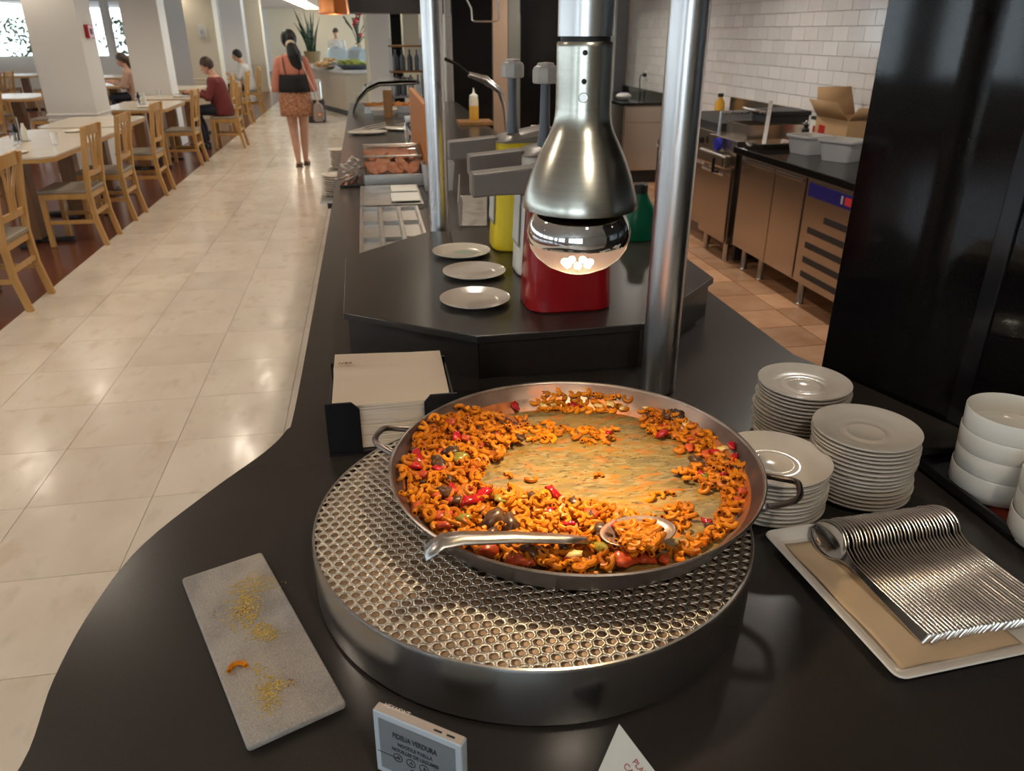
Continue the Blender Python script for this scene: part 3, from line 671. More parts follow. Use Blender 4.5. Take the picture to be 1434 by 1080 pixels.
MB().lathe([(RB * .96, zb - .013), (RB * .93, zb - .021), (RB * .82, zb - .032), (RB * .62, zb - .043), (RB * .35, zb - .051), (0, zb - .054)], c=(LX, LY, 0), n=64).build('bulb_face', mat('bulb_glass', (.97, .93, .88), .16, trans=.93, ior=1.03, spec=.6, emit=(1, .80, .58), estr=.06), lampt, ang=80)
MB().lathe([(RB * .95, zb - .012), (.045, zb + .004), (.02, zb + .014), (0, zb + .016)], c=(LX, LY, 0), n=48).build('inner_mirror', K['silver'], lampt, ang=80)
for q in range(7):
    a_ = 2 * PI * q / 7; MB().ball((LX + .016 * math.cos(a_), LY + .016 * math.sin(a_), zb - .040), .0048, 8, (1, 1, .8)).build('filament', K['bulbglow'], lampt)
hl = lamp('heat_lamp_beam', 'SPOT', (LX, LY, zb - .058), 14.5, (1.0, .74, .44), .022, spot_size=math.radians(112), spot_blend=1.0)
hl.parent = lampt

# second steel post, rising behind the plinth to the canopy
p2 = thing('steel_post', 'slim polished steel post rising behind the small plates', 'post', (.215, 2.66, ZC))
MB().tube([(0, 0, .002), (0, 0, .4), (0, 0, ZCEIL - ZC - .002)], .0345, 32).build('tube', K['chrome'], p2, ang=60)
MB().lathe([(.035, 0), (.05, 0), (.05, .006), (.035, .008)], n=32).build('base_flange', K['chrome'], p2)

# ================================================================== PLATES, BOWLS
def plate_mesh(R, h):
    return MB().lathe([(0, .0035), (R * .30, .0035), (R * .33, .0048), (R * .37, .0048), (R * .40, .0036), (R * .52, .0045), (R * .58, .0062), (R * .63, .0060), (R * .80, h * .72), (R * .97, h), (R, h + .0006), (R, h - .0015), (R * .97, h - .004), (R * .60, .001), (R * .55, 0), (R * .50, 0), (R * .49, .0015), (0, .0015)], n=56)
SR = .0855; pmesh = plate_mesh(SR, .015).mesh('saucer', 50); pmesh.materials.append(K['china'])
for (x, y, n, dz, lab, gr) in ((.778, 1.010, 16, .0073, 'white saucer in the tall middle stack behind the spoons', 'saucers in the middle stack'),
                               (.778, 1.212, 15, .0074, 'white saucer in the rear stack against the black wall', 'saucers in the rear stack'),
                               (.610, .999, 11, .0073, 'white saucer in the stack behind the pan handle', 'saucers in the stack by the pan')):
    for k in range(n):
        topk = k == n - 1
        o = put('saucer', pmesh, None, loc=(x + rnd.uniform(-.0018, .0018) + .002 * math.sin(k * .7), y + rnd.uniform(-.0018, .0018), ZC + .0006 + k * dz), rot=(0, 0, rnd.uniform(0, 6)))
        if n == 11: o.scale = (1.058,) * 3
        tag(o, lab.replace('white saucer in', 'topmost white saucer of') if topk else lab, 'plate', gr)
R2 = .0875
flatp = MB().lathe([(0, .004), (R2 * .6, .004), (R2 * .72, .006), (R2 * .97, .0125), (R2, .013), (R2, .0115), (R2 * .74, .001), (R2 * .7, 0), (R2 * .6, 0), (R2 * .58, .0015), (0, .0015)], n=56).mesh('side_plate', 50); flatp.materials.append(K['china'])
for u, v, lab in ((646, 351, 'small white plate with a green leaf motif, rearmost of three on the plinth'), (664, 379, 'small white plate, middle of the three on the black plinth'), (665, 417, 'small white plate nearest the front corner of the black plinth')):
    p = atz(u, v, ZR + .011); t = thing('side_plate', lab, 'plate', (p.x, p.y, ZR + .0005), group='side plates on the plinth')
    put('dish', flatp, None, t)
    if v == 351:
        MB().grid(lambda a_, b_: ((a_ - .5) * .075 + .012, (b_ - .5) * .045 * (1 - abs(2 * a_ - 1) ** 2.5) + .006 * math.sin(5 * a_), .0045 + .0006 * b_), 12, 4).build('leaf_motif', mat('sage_green_print', (.36, .42, .33), .5), t)
bowlm = MB().lathe([(0, .004), (.055, .004), (.060, .008), (.0615, .012), (.0665, .0135), (.0672, .022), (.0682, .044), (.069, .047), (.0700, .047), (.0706, .0455), (.0700, .030), (.0692, .0135), (.0680, .012), (.0660, .004), (.063, .001), (.058, 0), (0, 0)], n=64).mesh('stacking_bowl', 50); bowlm.materials.append(K['bowl_china'])
bt = thing('bowl_tray', 'black tray with a red mat holding the white bowls', 'tray', (0, 0, ZC))
x0, x1, y0, y1 = .935, 1.10, .60, 1.085
MB().prism(rrect((x0 + x1) / 2, (y0 + y1) / 2, x1 - x0, y1 - y0, .02), .0005, .005).build('base', K['black_pl'], bt)
rim = [(x, y, .014) for x, y in rrect((x0 + x1) / 2, (y0 + y1) / 2, x1 - x0, y1 - y0, .02)]
MB().tube(rim, .007, 6, closed=True, flat=1.3).build('rim', K['black_pl'], bt)
MB().prism(rrect((x0 + x1) / 2 + .008, .80, x1 - x0 - .035, .24, .012), .005, .007).build('mat', K['redmat'], bt)
for (x, y, n, lab) in ((1.006, .962, 4, 'white bowl in the full stack on the black tray'), (.994, .812, 3, 'white bowl in the stack cut off by the right picture edge')):
    for k in range(n):
        o = put('stacking_bowl', bowlm, None, loc=(x + .0015 * math.sin(2 * k), y, ZC + .0075 + k * .0345)); o.scale = (1, 1, 1)
        tag(o, lab if k < n - 1 else lab.replace('white bowl in', 'topmost white bowl of'), 'bowl', 'bowls stacked on the black tray')

# ================================================================== SPOON TRAY
tcx, tcy, W_, D_, TRZ = .7034, .7538, .287, .308, math.radians(3.8)
tray = thing('serving_platter', 'square white melamine platter carrying the row of spoons', 'platter', (tcx, tcy, ZC), TRZ)
def rr(w, d, r, z): return [(x, y, z) for x, y in rrect(0, 0, w, d, r)]
MB().loft([rr(W_ - .10, D_ - .10, .02, .001), rr(W_ - .03, D_ - .03, .02, .012), rr(W_ - .003, D_ - .003, .014, .0185), rr(W_, D_, .014, .0205), rr(W_ - .003, D_ - .003, .013, .0225), rr(W_ - .022, D_ - .022, .012, .0205), rr(W_ - .034, D_ - .034, .012, .012), rr(W_ - .044, D_ - .044, .012, .0085)]).build('dish', K['melamine'], tray, ang=50)
ln = tag(MB().grid(lambda a_, b_: ((a_ - .5) * .18 - .030, (b_ - .5) * .258 - .002,   .0112 + .0016 * math.sin(a_ * 9 + b_ * 4) * (1 - b_) + .003 * max(0, .12 - a_) * 8 * abs(math.sin(b_ * 7))), 24, 24).build('paper_liner', K['liner'], loc=(tcx, tcy, ZC), rot=(0, 0, TRZ), solid=.0003, ang=80), 'crinkled tan paper liner under the spoons on the platter', 'paper')
SL = .240
def sw_(s):   # half width along the spoon, s = 0 at bowl tip
    if s < .300: return .0010 + .0240 * max(0, math.sin(PI * (s / .315)) ) ** .58
    e = .0010 + .0240 * math.sin(PI * .95) ** .58
    if s < .41: t = (s - .300) / .11; return e + (.0042 - e) * (t * t * (3 - 2 * t))
    return .0042 + .0046 * ((s - .40) / .60) ** 1.1
def sfn(a_, b_):
    s = a_; t = 2 * b_ - 1; w = sw_(s); dp = .0085 * math.sin(PI * min(1, s / .31)) ** .7 if s < .31 else 0
    q = max(0, (s - .25) / .75); cur = .007 * math.sin(PI * q) * (1 - q)
    return (dp * (1 - t * t) - cur, -SL * s, w * t)
spm = MB().grid(sfn, 44, 10).mesh('spoon', 70); spm.materials.append(K['spoon'])
NSP = 34
for k in range(NSP):
    t = k / (NSP - 1); sx = .624 + .190 * t; sy = .884 + .008 * t + rnd.uniform(-.0015, .0015)
    tilt = math.radians(28 + rnd.uniform(-1.5, 1.5)); droop = math.radians(-4.2)
    lab = 'dessert spoon in the nested row on the white platter'
    if k == 0: lab = 'leftmost spoon of the row, its whole bowl facing out'
    if k == NSP - 1: lab = 'rightmost spoon of the nested row on the platter'
    Rm = Matrix.Rotation(math.radians(6 + 2 * t), 4, 'Z') @ Matrix.Rotation(-droop, 4, 'X') @ Matrix.Rotation(tilt, 4, 'Y')
    o = put('spoon', spm, None, loc=(sx, sy, ZC + .0362), rot=Rm.to_euler(), solid=.0017); tag(o, lab, 'spoon', 'spoons in a row')

# ================================================================== NAPKIN HOLDER
nh = thing('napkin_holder', 'black acrylic napkin holder left of the pan', 'napkin holder', (0, 0, ZC))
nx0, nx1, ny0, ny1, nz = -.118, .124, 1.285, 1.535, .108
MB().bx(nx0, nx1, ny0, ny1, .0005, .006).build('base', K['black_pl'], nh)
MB().bx(nx0, nx0 + .005, ny0 + .0052, ny1 - .0052, .0062, nz * .55).build('side_wall', K['black_pl'], nh, bev=.001)
MB().bx(nx1 - .005, nx1, ny0 + .0052, ny1 - .0052, .0062, nz * .72).build('side_wall', K['black_pl'], nh, bev=.001)
MB().bx(nx0, nx1, ny1 - .005, ny1, .0062, nz * .8).build('back_wall', K['black_pl'], nh, bev=.001)
for a_, b_, s in ((nx0, nx0 + .062, 1), (nx1 - .062, nx1, -1)):
    pts2 = [(a_, .0062), (b_, .0062), (b_, nz - .018 + .004), (b_ - .014 * (1 if s > 0 else 0), nz), (a_, nz)] if s > 0 else [(a_, .0062), (b_, .0062), (b_, nz + .004), (a_ + .012, nz + .004), (a_, nz - .01)]
    m = MB(); n_ = len(pts2); m.add([(x, ny0, z) for x, z in pts2] + [(x, ny0 + .005, z) for x, z in pts2], [tuple(range(n_)), tuple(range(2 * n_ - 1, n_ - 1, -1))] + [(i, i + n_ if 0 else n_ + i, n_ + (i + 1) % n_, (i + 1) % n_) for i in range(n_)])
    m.build('front_wall', K['black_pl'], nh, bev=.001)
NN = 20; nw = .218; nd = .222
for k in range(NN):
    z = ZC + .0065 + k * .0049; last = k == NN - 1
    def f(a_, b_, k=k, last=last):
        x = (a_ - .5) * nw; y = (b_ - .5) * nd; e = .0009 * math.sin(3 * a_ + k) + (.0045 * ((1 - b_) ** 2)) * (-(k / NN)) * 2
        if last: e += .010 * max(0, 1 - abs(b_ - .62) / .05) * max(0, 1 - a_ / .7) + .006 * (b_ > .62) * max(0, 1 - a_ / .7)
        return (x, y, e)
    m = MB(); N = 20 if last else 10
    up = [(f(i / N, j / N)[0], f(i / N, j / N)[1], f(i / N, j / N)[2] + .0042) for i in range(N + 1) for j in range(N + 1)]
    m.grid(lambda a_, b_: (f(a_, b_)[0], f(a_, b_)[1], f(a_, b_)[2] + .0042), N, N); m.grid(lambda a_, b_: f(a_, b_), N, N); q = (N + 1) ** 2
    ring = [i * (N + 1) for i in range(N + 1)] + [N * (N + 1) + j for j in range(1, N + 1)] + [i * (N + 1) + N for i in range(N - 1, -1, -1)] + [j for j in range(N - 1, 0, -1)]
    for i in range(len(ring)): m.f.append((ring[i], ring[(i + 1) % len(ring)], q + ring[(i + 1) % len(ring)], q + ring[i])); m.mi.append(0)
    lab = 'topmost cream paper napkin, its fold lifted, in the black holder' if last else 'cream paper napkin in the stack in the black holder'
    o = m.build('paper_napkin', K['napkin'], loc=(.003 + rnd.uniform(-.0012, .0012), 1.409 + rnd.uniform(-.0012, .0012), z), ang=50); tag(o, lab, 'napkin', 'napkins in the holder')
    if last: text('print', 'IVEA', .014, K['brown_ink'] if 'brown_ink' in K else mat('brown_ink', (.16, .10, .05), .7), o, Matrix.Translation((-.100, .045, .0150)))

# ================================================================== SLATE BOARD
sc_ = [atz(u, v, ZC + .014) for u, v in ((257, 808), (370, 772), (480, 985), (342, 1050))]
cs = (sc_[0] + sc_[1] + sc_[2] + sc_[3]) / 4; ax = (sc_[1] + sc_[2] - sc_[0] - sc_[3]); rzs = math.atan2(ax.y, ax.x); sw2 = ax.length / 2; sh2 = (sc_[0] + sc_[1] - sc_[2] - sc_[3]).length / 2
sl = thing('serving_slab', 'narrow grey stone-look serving slab dusted with yellow crumbs', 'slab', (cs.x, cs.y, ZC), rzs)
MB().prism(rrect(0, 0, sw2, sh2, .005), .005, .014).build('slab', K['slate'], sl, bev=.0025)
for x, y in ((-.35, -.42), (.35, -.42), (-.35, .42), (.35, .42)): MB().lathe([(0, .0002), (.006, .0002), (.006, .005), (0, .005)], c=(x * sw2, y * sh2, 0), n=12).build('foot', K['black_matte'], sl)
def s2w(u, v): return atz(u, v, ZC + .0143)
cr = MB(); crb = MB()
def crumbs(b, u0, v0, su, sv, n):
    for _ in range(n):
        p = s2w(rnd.gauss(u0, su), rnd.gauss(v0, sv)); r = rnd.uniform(.0006, .0017)
        b.ball((p.x, p.y, ZC + .0142 + r * .4), r, 5, (1, rnd.uniform(.6, 1), .45))
for a_ in ((345, 848, 11, 16, 170), (370, 885, 10, 7, 90), (365, 815, 12, 6, 40), (335, 820, 10, 6, 20), (375, 970, 9, 14, 100), (395, 958, 10, 4, 22), (325, 866, 6, 10, 15), (362, 940, 5, 5, 12)): crumbs(cr, *a_[:4], a_[4] * 3)
crumbs(crb, 344, 855, 6, 4, 36); crumbs(crb, 405, 957, 5, 3, 8); crumbs(crb, 300, 860, 2, 5, 8)
tag(cr.build('yellow_crumbs', K['crumb']), 'yellow food crumbs scattered on the grey slab', 'crumbs', kind='stuff')
tag(crb.build('brown_crumbs', K['crumb_br']), 'brown burnt crumbs among the yellow ones on the slab', 'crumbs', kind='stuff')
p = s2w(333, 932); me = elbow(.0098, .0033, math.radians(175), .001, 12, 9).mesh('elbow_macaroni'); me.materials.append(K['pasta'])
tag(put('elbow_macaroni', me, None, loc=(p.x, p.y - .004, ZC + .0178), rot=(0, 0, 1.9)), 'single curved macaroni dropped on the grey serving slab', 'pasta')

# ================================================================== SIGNS AT THE FRONT
e0 = atz(521, 994, .995); e1 = atz(646, 1046, .995); ew = (e1 - e0).length; ex_ = (e1 - e0).normalized(); tiltb = math.radians(89)
yb = Vector((-ex_.y, ex_.x, 0)); upv = (yb * math.cos(tiltb) + Vector((0, 0, 1)) * math.sin(tiltb)).normalized(); nv = ex_.cross(upv)
eh = .085; eo = e0 - upv * eh   # lower left corner of the face
Me = Matrix((( ex_.x, upv.x, nv.x, eo.x), (ex_.y, upv.y, nv.y, eo.y), (ex_.z, upv.z, nv.z, eo.z), (0, 0, 0, 1)))
el = thing('shelf_label', 'electronic dish label reading FIDEUA VERDURA on a black stand', 'label')
MB().box((ew / 2, eh / 2, -.006), (ew, eh, .0118), Me).build('housing', K['eframe'], el, bev=.0015)
MB().box((ew / 2, eh + .0006, -.006), (ew - .003, .001, .0095), Me).build('top_edge', K['etop'], el)
MB().box((ew / 2, eh / 2 + .001, .0004), (ew - .014, eh - .016, .0006), Me).build('screen', K['eink'], el)
def etext(s, x, y, size, al='CENTER', b=0, m='ink', sx=1): text('lettering', s, size, K[m], el, Me @ Matrix.Translation((x, y, .0010)), .0001, al, b, sx)
etext('FIDEUA VERDURA', ew / 2 - .002, eh - .0255, .0098, b=.0002, sx=.66); etext('NOODLE PAELLA', ew / 2 - .002, eh - .0355, .0068, b=.0001, sx=.78); etext('NOUILLES DE LEGUMES', ew / 2 - .002, eh - .0440, .0068, b=.0001, sx=.78)
etext('Sen', ew / 2 + .004, eh - .0745, .019, b=.0004)
for i in range(4):
    c = [(ew / 2 - .023 + .0155 * i + .0052 * math.cos(2 * PI * k / 20), eh - .0525 + .0052 * math.sin(2 * PI * k / 20), .0009) for k in range(20)]
    ic = MB().tube(c, .00045, 4, closed=True); ic.tube([(c[0][0] - .008 + .0012 * i, c[0][1] - .002, .0009), (c[0][0] - .005, c[0][1] + .002, .0009), (c[0][0] - .003, c[0][1] - .0015, .0009)], .0006, 4)
    ic.xf(Me).build('allergen_icon', K['ink'], el)
MB().box((ew * .16, eh - .0535, .0009), (ew * .26, .0006, .0003), Me).build('rule_line', K['ink'], el)
text('embossed_letters', 'HEXAKWT', .0062, mat('bright_emboss', (.95, .84, .74), .2), el, Me @ Matrix.Translation((.008, eh + .0012, -.0085)) @ Matrix.Rotation(-PI / 2, 4, 'X'), .0002)
for x in (.72, .86): MB().box((ew * x, eh + .0013, -.005), (.009, .0004, .0022), Me).build('catch', K['ink'], el)
fb = [Me @ Vector(q) for q in ((.005, 0, -.004), (ew - .005, 0, -.004))]
q0, q1 = fb[0], fb[1]; off = yb * .05
MB().bar((q0 + q1) / 2 + Vector((0, 0, -(q0.z - ZC) * .5)) - ex_ * ew * .48, (q0 + q1) / 2 + Vector((0, 0, -(q0.z - ZC) * .5)) + ex_ * ew * .48, .02, (q0.z - ZC)).build('stand', K['black_matte'], el)
# folded card with its corner up
ca = atz(867, 1014, .944); ll = (atz(838, 1080, .915) - ca).normalized(); rl = (atz(917, 1080, .915) - ca).normalized()
# make the two edges a right angle about their mean direction
nrm_ = rl.cross(ll).normalized(); nrm_ = nrm_ if nrm_.z > 0 else -nrm_
cw_, chh = .062, .075; bl = ca + ll * cw_; br = ca + rl * chh; bo = ca + ll * cw_ + rl * chh
cd_ = thing('printed_card', 'white card with red lettering pointing up at the front of the counter', 'card')
th_ = nrm_ * .0012
m = MB().add([ca, bl, bo, br, ca - th_, bl - th_, bo - th_, br - th_], [(0, 1, 2, 3), (7, 6, 5, 4), (0, 4, 5, 1), (1, 5, 6, 2), (2, 6, 7, 3), (3, 7, 4, 0)]); m.build('printed_leaf', K['card'], cd_)
cm_ = (ca + bl + bo + br) / 4; up_ = [p.lerp(cm_, .12) - th_ * 1.2 for p in (ca, bl, bo, br)]; lo_ = [Vector((p.x, p.y, ZC + .0006)) for p in up_]
MB().add(up_ + lo_, [(0, 1, 2, 3), (7, 6, 5, 4), (0, 4, 5, 1), (1, 5, 6, 2), (2, 6, 7, 3), (3, 7, 4, 0)]).build('wedge_stand', K['black_matte'], cd_)
tx_ = rl; tz_ = nrm_; ty_ = tz_.cross(tx_)
Mc = Matrix(((tx_.x, ty_.x, tz_.x, ca.x), (tx_.y, ty_.y, tz_.y, ca.y), (tx_.z, ty_.z, tz_.z, ca.z), (0, 0, 0, 1)))
sgn = 1 if ty_.dot(ll) < 0 else -1
text('lettering', 'PLATOS', .0085, K['redink'], cd_, Mc @ Matrix.Translation((.036, -.0135, .0003)), .0001, b_ if False else 'LEFT', .0001)
text('lettering', 'CALIENTES', .0085, K['redink'], cd_, Mc @ Matrix.Translation((.033, -.0235, .0003)), .0001, 'LEFT', .0001)

# ================================================================== SAUCE DISPENSERS ON THE PLINTH
def dispenser(x0, x1, y0, y1, color, label, lid='knob', lbl=True):
    w, d = x1 - x0, y1 - y0; t = thing('sauce_dispenser', label, 'dispenser', ((x0 + x1) / 2, (y0 + y1) / 2, ZR + .0005), group='pump dispensers on the plinth')
    def ring(s, z, dx=0): return [(x + dx, y, z) for x, y in rrect(0, 0, w * s, d * s, .045 * s, 3)]
    b = MB().loft([ring(.95, 0), ring(1.0, .004), ring(.995, .02), ring(.90, .22), ring(.87, .30), ring(.87, .318)]).build('body', K[color], t, ang=30)
    top = [(x, y, .318 + .03 * (x / w + .5)) for x, y in rrect(0, 0, w * .90, d * .92, .035, 3)]
    MB().loft([[(x, y, .3185) for x, y, z in top], top, [(x * .8, y * .8, z + .012) for x, y, z in top]]).build('lid', K['grey_pl'], t, ang=30)
    L = .145
    sp_ = [(-w * .40, .332), (-w * .40 - L, .320), (-w * .40 - L, .268), (-w * .40 - L * .6, .272), (-w * .40 - L * .25, .272), (-w * .40, .262)]
    n_ = len(sp_); hw = .03
    MB().add([(x, -hw, z) for x, z in sp_] + [(x, hw, z) for x, z in sp_], [tuple(range(n_)), tuple(range(2 * n_ - 1, n_ - 1, -1))] + [(i, n_ + i, n_ + (i + 1) % n_, (i + 1) % n_) for i in range(n_)]).build('spout', K['grey_pl'], t, bev=.005)
    kx = {'yellow': -.035, 'red': .04}.get(color, -.022)
    st = MB().tube([(kx, 0, .340), (kx, 0, .38), (kx, 0, .50)], [.020, .0140, .0115], 14).build('pump_stem', K['grey_dark'], t)
    MB().lathe([(0, .492), (.032, .492), (.034, .496), (.034, .524), (.030, .532), (.024, .534), (.021, .541), (0, .543)], c=(kx, 0, 0), n=8).build('pump_knob', K['knob'], t, bev=.002)
    if lbl:
        xl = -w * .47; dd = d * .30
        kp = [(-dd, .08), (dd, .08), (dd * .9, .20), (dd * 1.05, .20), (dd * .95, .26), (-dd * .95, .26), (-dd * 1.05, .20), (-dd * .9, .20)]
        def P_(y, z, o): return (-w * .5 * (1.0 - .13 * (z / .30)) - o, y, z)
        n_ = len(kp); MB().add([P_(y, z, .0005) for y, z in kp] + [P_(y, z, .002) for y, z in kp], [tuple(range(n_)), tuple(range(2 * n_ - 1, n_ - 1, -1))] + [(i, n_ + i, n_ + (i + 1) % n_, (i + 1) % n_) for i in range(n_)]).build('label_plate', mat('label_grey', (.30, .30, .32), .5), t)
        kp2 = [(y * .86, .17 + (z - .17) * .90) for y, z in kp]; MB().add([P_(y, z, .0022) for y, z in kp2] + [P_(y, z, .003) for y, z in kp2], [tuple(range(n_)), tuple(range(2 * n_ - 1, n_ - 1, -1))] + [(i, n_ + i, n_ + (i + 1) % n_, (i + 1) % n_) for i in range(n_)]).build('label_field', K['card'], t)
    return t
dispenser(.342, .552, 1.695, 1.865, 'red', 'red ketchup pump dispenser behind the heat lamp bulb', lbl=False)
dispenser(.372, .575, 1.985, 2.145, 'white_pl', 'white sauce pump dispenser between the red and the yellow one')
dispenser(.348, .555, 2.27, 2.43, 'yellow', 'tall yellow mustard pump dispenser with a white label')
gb = thing('green_bottle', 'green plastic bottle with dark cap at the back of the plinth', 'bottle', (.835, 2.37, ZR + .0005))
MB().loft([[(x, y, z) for x, y in rrect(0, 0, .10 * s, .085 * s, .03 * s, 3)] for s, z in ((.95, 0), (1, .006), (1, .07), (.9, .10), (.5, .135), (.45, .145))]).build('body', K['green_pl'], gb, ang=40)
MB().lathe([(0, .1455), (.022, .1455), (.022, .172), (.018, .176), (0, .176)], n=16).build('cap', K['black_matte'], gb)
# ================================================================== BUFFET ITEMS BEHIND THE PLINTH
def open_box(m, x0, x1, y0, y1, z0, z1, t=.003, slope=0):
    m.bx(x0, x1, y0, y1, z0, z0 + t); m.bx(x0, x0 + t, y0, y1, z0 + t, z1); m.bx(x1 - t, x1, y0, y1, z0 + t, z1)
    m.bx(x0 + t, x1 - t, y0, y0 + t, z0 + t, z1); m.bx(x0 + t, x1 - t, y1 - t, y1, z0 + t, z1); return m
def steel_frame(name, label, x0, x1, y0, y1, nx, ny, cat='food well', h=.02):
    t = thing(name, label, cat, (0, 0, ZC)); f = .012; gx = (x1 - x0 - f * (nx + 1)) / nx; gy = (y1 - y0 - f * (ny + 1)) / ny
    m = MB().bx(x0, x1, y0, y1, .0005, .003)
    for i in range(nx + 1): a_ = x0 + i * (gx + f); m.bx(a_, a_ + f, y0, y1, .003, h)
    for i in range(nx):
        for j in range(ny + 1): a_ = x0 + f + i * (gx + f); b_ = y0 + j * (gy + f); m.bx(a_ + .0005, a_ + gx - .0005, b_, b_ + f, .003, h)
    m.build('frame', K['steel'], t, bev=.001)
    for i in range(nx):
        for j in range(ny):
            a_ = x0 + f + i * (gx + f) + .001; b_ = y0 + f + j * (gy + f) + .001
            open_box(MB(), a_, a_ + gx - .002, b_, b_ + gy - .002, .0035, h - .003, .0025).build('insert', K['steel'], t)
    return t
steel_frame('steel_food_well', 'steel food well of six empty inserts behind the plinth', -.068, .185, 2.62, 3.46, 3, 3)
t = steel_frame('steel_food_well', 'shallow steel well with a white card just before the glass dome', -.068, .215, 3.50, 3.98, 1, 1)
tag(MB().bx(.075, .205, 3.56, 3.76, ZC + .021, ZC + .023).build('price_card', K['card']), 'white card lying across the shallow steel well', 'card')
tag(MB().bx(.08, .205, 3.79, 3.95, ZC + .021, ZC + .024).build('price_card', K['card']), 'second white card behind the one on the steel well', 'card')
# glass chafing dish
ch = thing('chafing_dish', 'roll-top glass chafing dish with salmon slices', 'chafing dish', (.105, 4.36, ZC))
open_box(MB(), -.15, .15, -.30, .30, .0005, .06, .006).build('frame', K['steel'], ch, bev=.002)
MB().bx(-.14, .14, -.29, .29, .04, .046).build('shelf', K['steel'], ch)
m = MB(); N = 16
outer = [(x, -.30 + .60 * (.5 - .5 * math.cos(PI * k / N)), .061 + .105 * math.sin(PI * k / N)) for x in (-.148, .148) for k in range(N + 1)]
m.add(outer, [(k, k + 1, N + 2 + k, N + 1 + k) for k in range(N)]); m.add(outer[:N + 1], [tuple(range(N + 1))]); m.add(outer[N + 1:], [tuple(range(N + 1))])
m.build('glass_lid', mat('dome_glass', (.96, .97, .97), .05, trans=1, ior=1.25), ch, ang=60)
for k in (4, 8, 12):
    y = -.30 + .60 * (.5 - .5 * math.cos(PI * k / N)); z = .063 + .105 * math.sin(PI * k / N); MB().tube([(-.15, y, z), (.15, y, z)], .005, 8).build('rail', K['steel'], ch)
for i in range(5):
    for j in range(3):
        sm = MB().ball((0, 0, 0), 1, 10, (.034, .075, .007)); sm.v = [(x * (1 + .3 * math.sin(30 * y + i)), y, z + .25 * abs(x) + .006 * math.sin(40 * y + j)) for x, y, z in sm.v]
        o = sm.build('salmon_slice', K['salmon'], loc=(-.01 + .056 * i + rnd.uniform(-.008, .008), 4.18 + .165 * j + rnd.uniform(-.02, .02), ZC + .060 + .003 * (i % 2)), rot=(.1, .1, rnd.uniform(-.6, .6)), ang=80)
        tag(o, 'orange salmon slice under the glass chafing dish lid', 'food', 'salmon slices in the chafing dish')
# tong rest
tr = tag(MB().bx(-.172, -.048, 4.06, 4.40, ZC + .0005, ZC + .012).build('tong_rest', K['black_pl'], bev=.004), 'black rest holding a heap of steel tongs', 'tray')
for k in range(6):
    t = thing('steel_tongs', 'steel serving tongs heaped on the black rest', 'tongs', (-.11 + .014 * (k % 3 - 1), 4.22 + .012 * k, ZC + .020 + .016 * k), rnd.uniform(-.35, .35), group='tongs on the black rest')
    for s in (-1, 1):
        MB().tube([(0, .13, .0), (s * .018, .06, .002), (s * .026, -.03, .004), (s * .020, -.10, .008), (s * .03, -.13, .018)], [.006, .007, .008, .009, .012], 8, flat=.4).build('arm', K['steel'], t)
    MB().ball((0, .13, 0), .009, 8).build('hinge', K['steel'], t)
# wood screen panel, orange heat-lamp light painted into its aisle-side board
wp_ = thing('wood_screen', 'brown wooden screen panel behind the glass dome, orange lamp light painted on its aisle face', 'screen', (0, 0, ZC))
MB().bx(.262, .288, 4.0, 5.25, .0005, .40).build('board', K['lamplit_wood'], wp_, bev=.002)
MB().bx(.288, .302, 4.0, 5.25, .0005, .39).build('backing', K['brownwood'], wp_, bev=.002)
jar = thing('glass_jar', 'clear glass jar beside the wooden screen panel', 'jar', tuple(atz(578, 200, ZC + .0005)))
MB().lathe([(0, 0), (.05, 0), (.055, .01), (.055, .13), (.045, .15), (.045, .16), (.042, .16), (.042, .15), (.051, .13), (.051, .012), (0, .008)], n=24).build('body', K['glass'], jar); MB().lathe([(0, .161), (.05, .161), (.05, .18), (0, .183)], n=24).build('lid', K['steel'], jar)
# platters with tongs further along
def platter(x, y, rz, label, blk=False):
    t = thing('oval_platter', label, 'platter', (x, y, ZC + .0005), rz)
    MB().lathe([(0, .004), (.10, .004), (.15, .016), (.155, .018), (.15, .014), (.11, 0), (0, 0)], n=32, sy=.75).build('dish', K['china'], t)
    for k in range(3):
        MB().tube([(-.15 + .03 * k, -.05 + .04 * k, .03), (.0, -.02 + .04 * k, .028 + .01 * k), (.15, .0 + .03 * k, .05 + .012 * k)], [.012, .009, .012], 8, flat=.4).build('tongs', K['black_pl' if blk and k == 1 else 'steel'], t)
platter(-.02, 6.35, .1, 'white oval platter with tongs on the counter beyond the glass dome'); platter(.27, 6.55, -.3, 'second oval platter with black-handled tongs, next to the wooden screen', True)
sd_ = thing('square_dish', 'empty square white dish near the curved sneeze guard', 'dish', tuple(atz(538, 160, ZC + .0005)))
MB().loft([[(x, y, z) for x, y in rrect(0, 0, s, s, .02)] for s, z in ((.20, 0), (.26, .05), (.25, .052), (.19, .006))]).build('dish', K['china'], sd_)
# crockery stacked on a bracket shelf outside the counter
sh = thing('side_shelf', 'small steel shelf under the counter edge on the aisle side carrying crockery', 'shelf', (-.072, 5.45, .71))
MB().bx(-.25, .0, -.75, .75, -.012, 0).build('shelf_board', K['steel'], sh, bev=.003)
for y in (-.7, 0, .7): MB().bx(-.21, -.0, y - .012, y + .012, -.05, -.0125).build('bracket', K['black_matte'], sh)
fp = MB().lathe([(0, .003), (.06, .003), (.084, .014), (.086, .013), (.062, 0), (0, 0)], n=32).mesh('dinner_plate', 50); fp.materials.append(K['china'])
for (y, n, dz, lab) in ((4.90, 9, .0138, 'white dish in the near stack on the aisle-side shelf'), (5.95, 9, .0150, 'white dish in the far stack on the aisle-side shelf')):
    for k in range(n): tag(put('dinner_plate', fp, None, loc=(-.228 + .002 * math.sin(k * 2), y, .7106 + k * dz)), lab, 'plate', 'dishes on the aisle-side shelf')
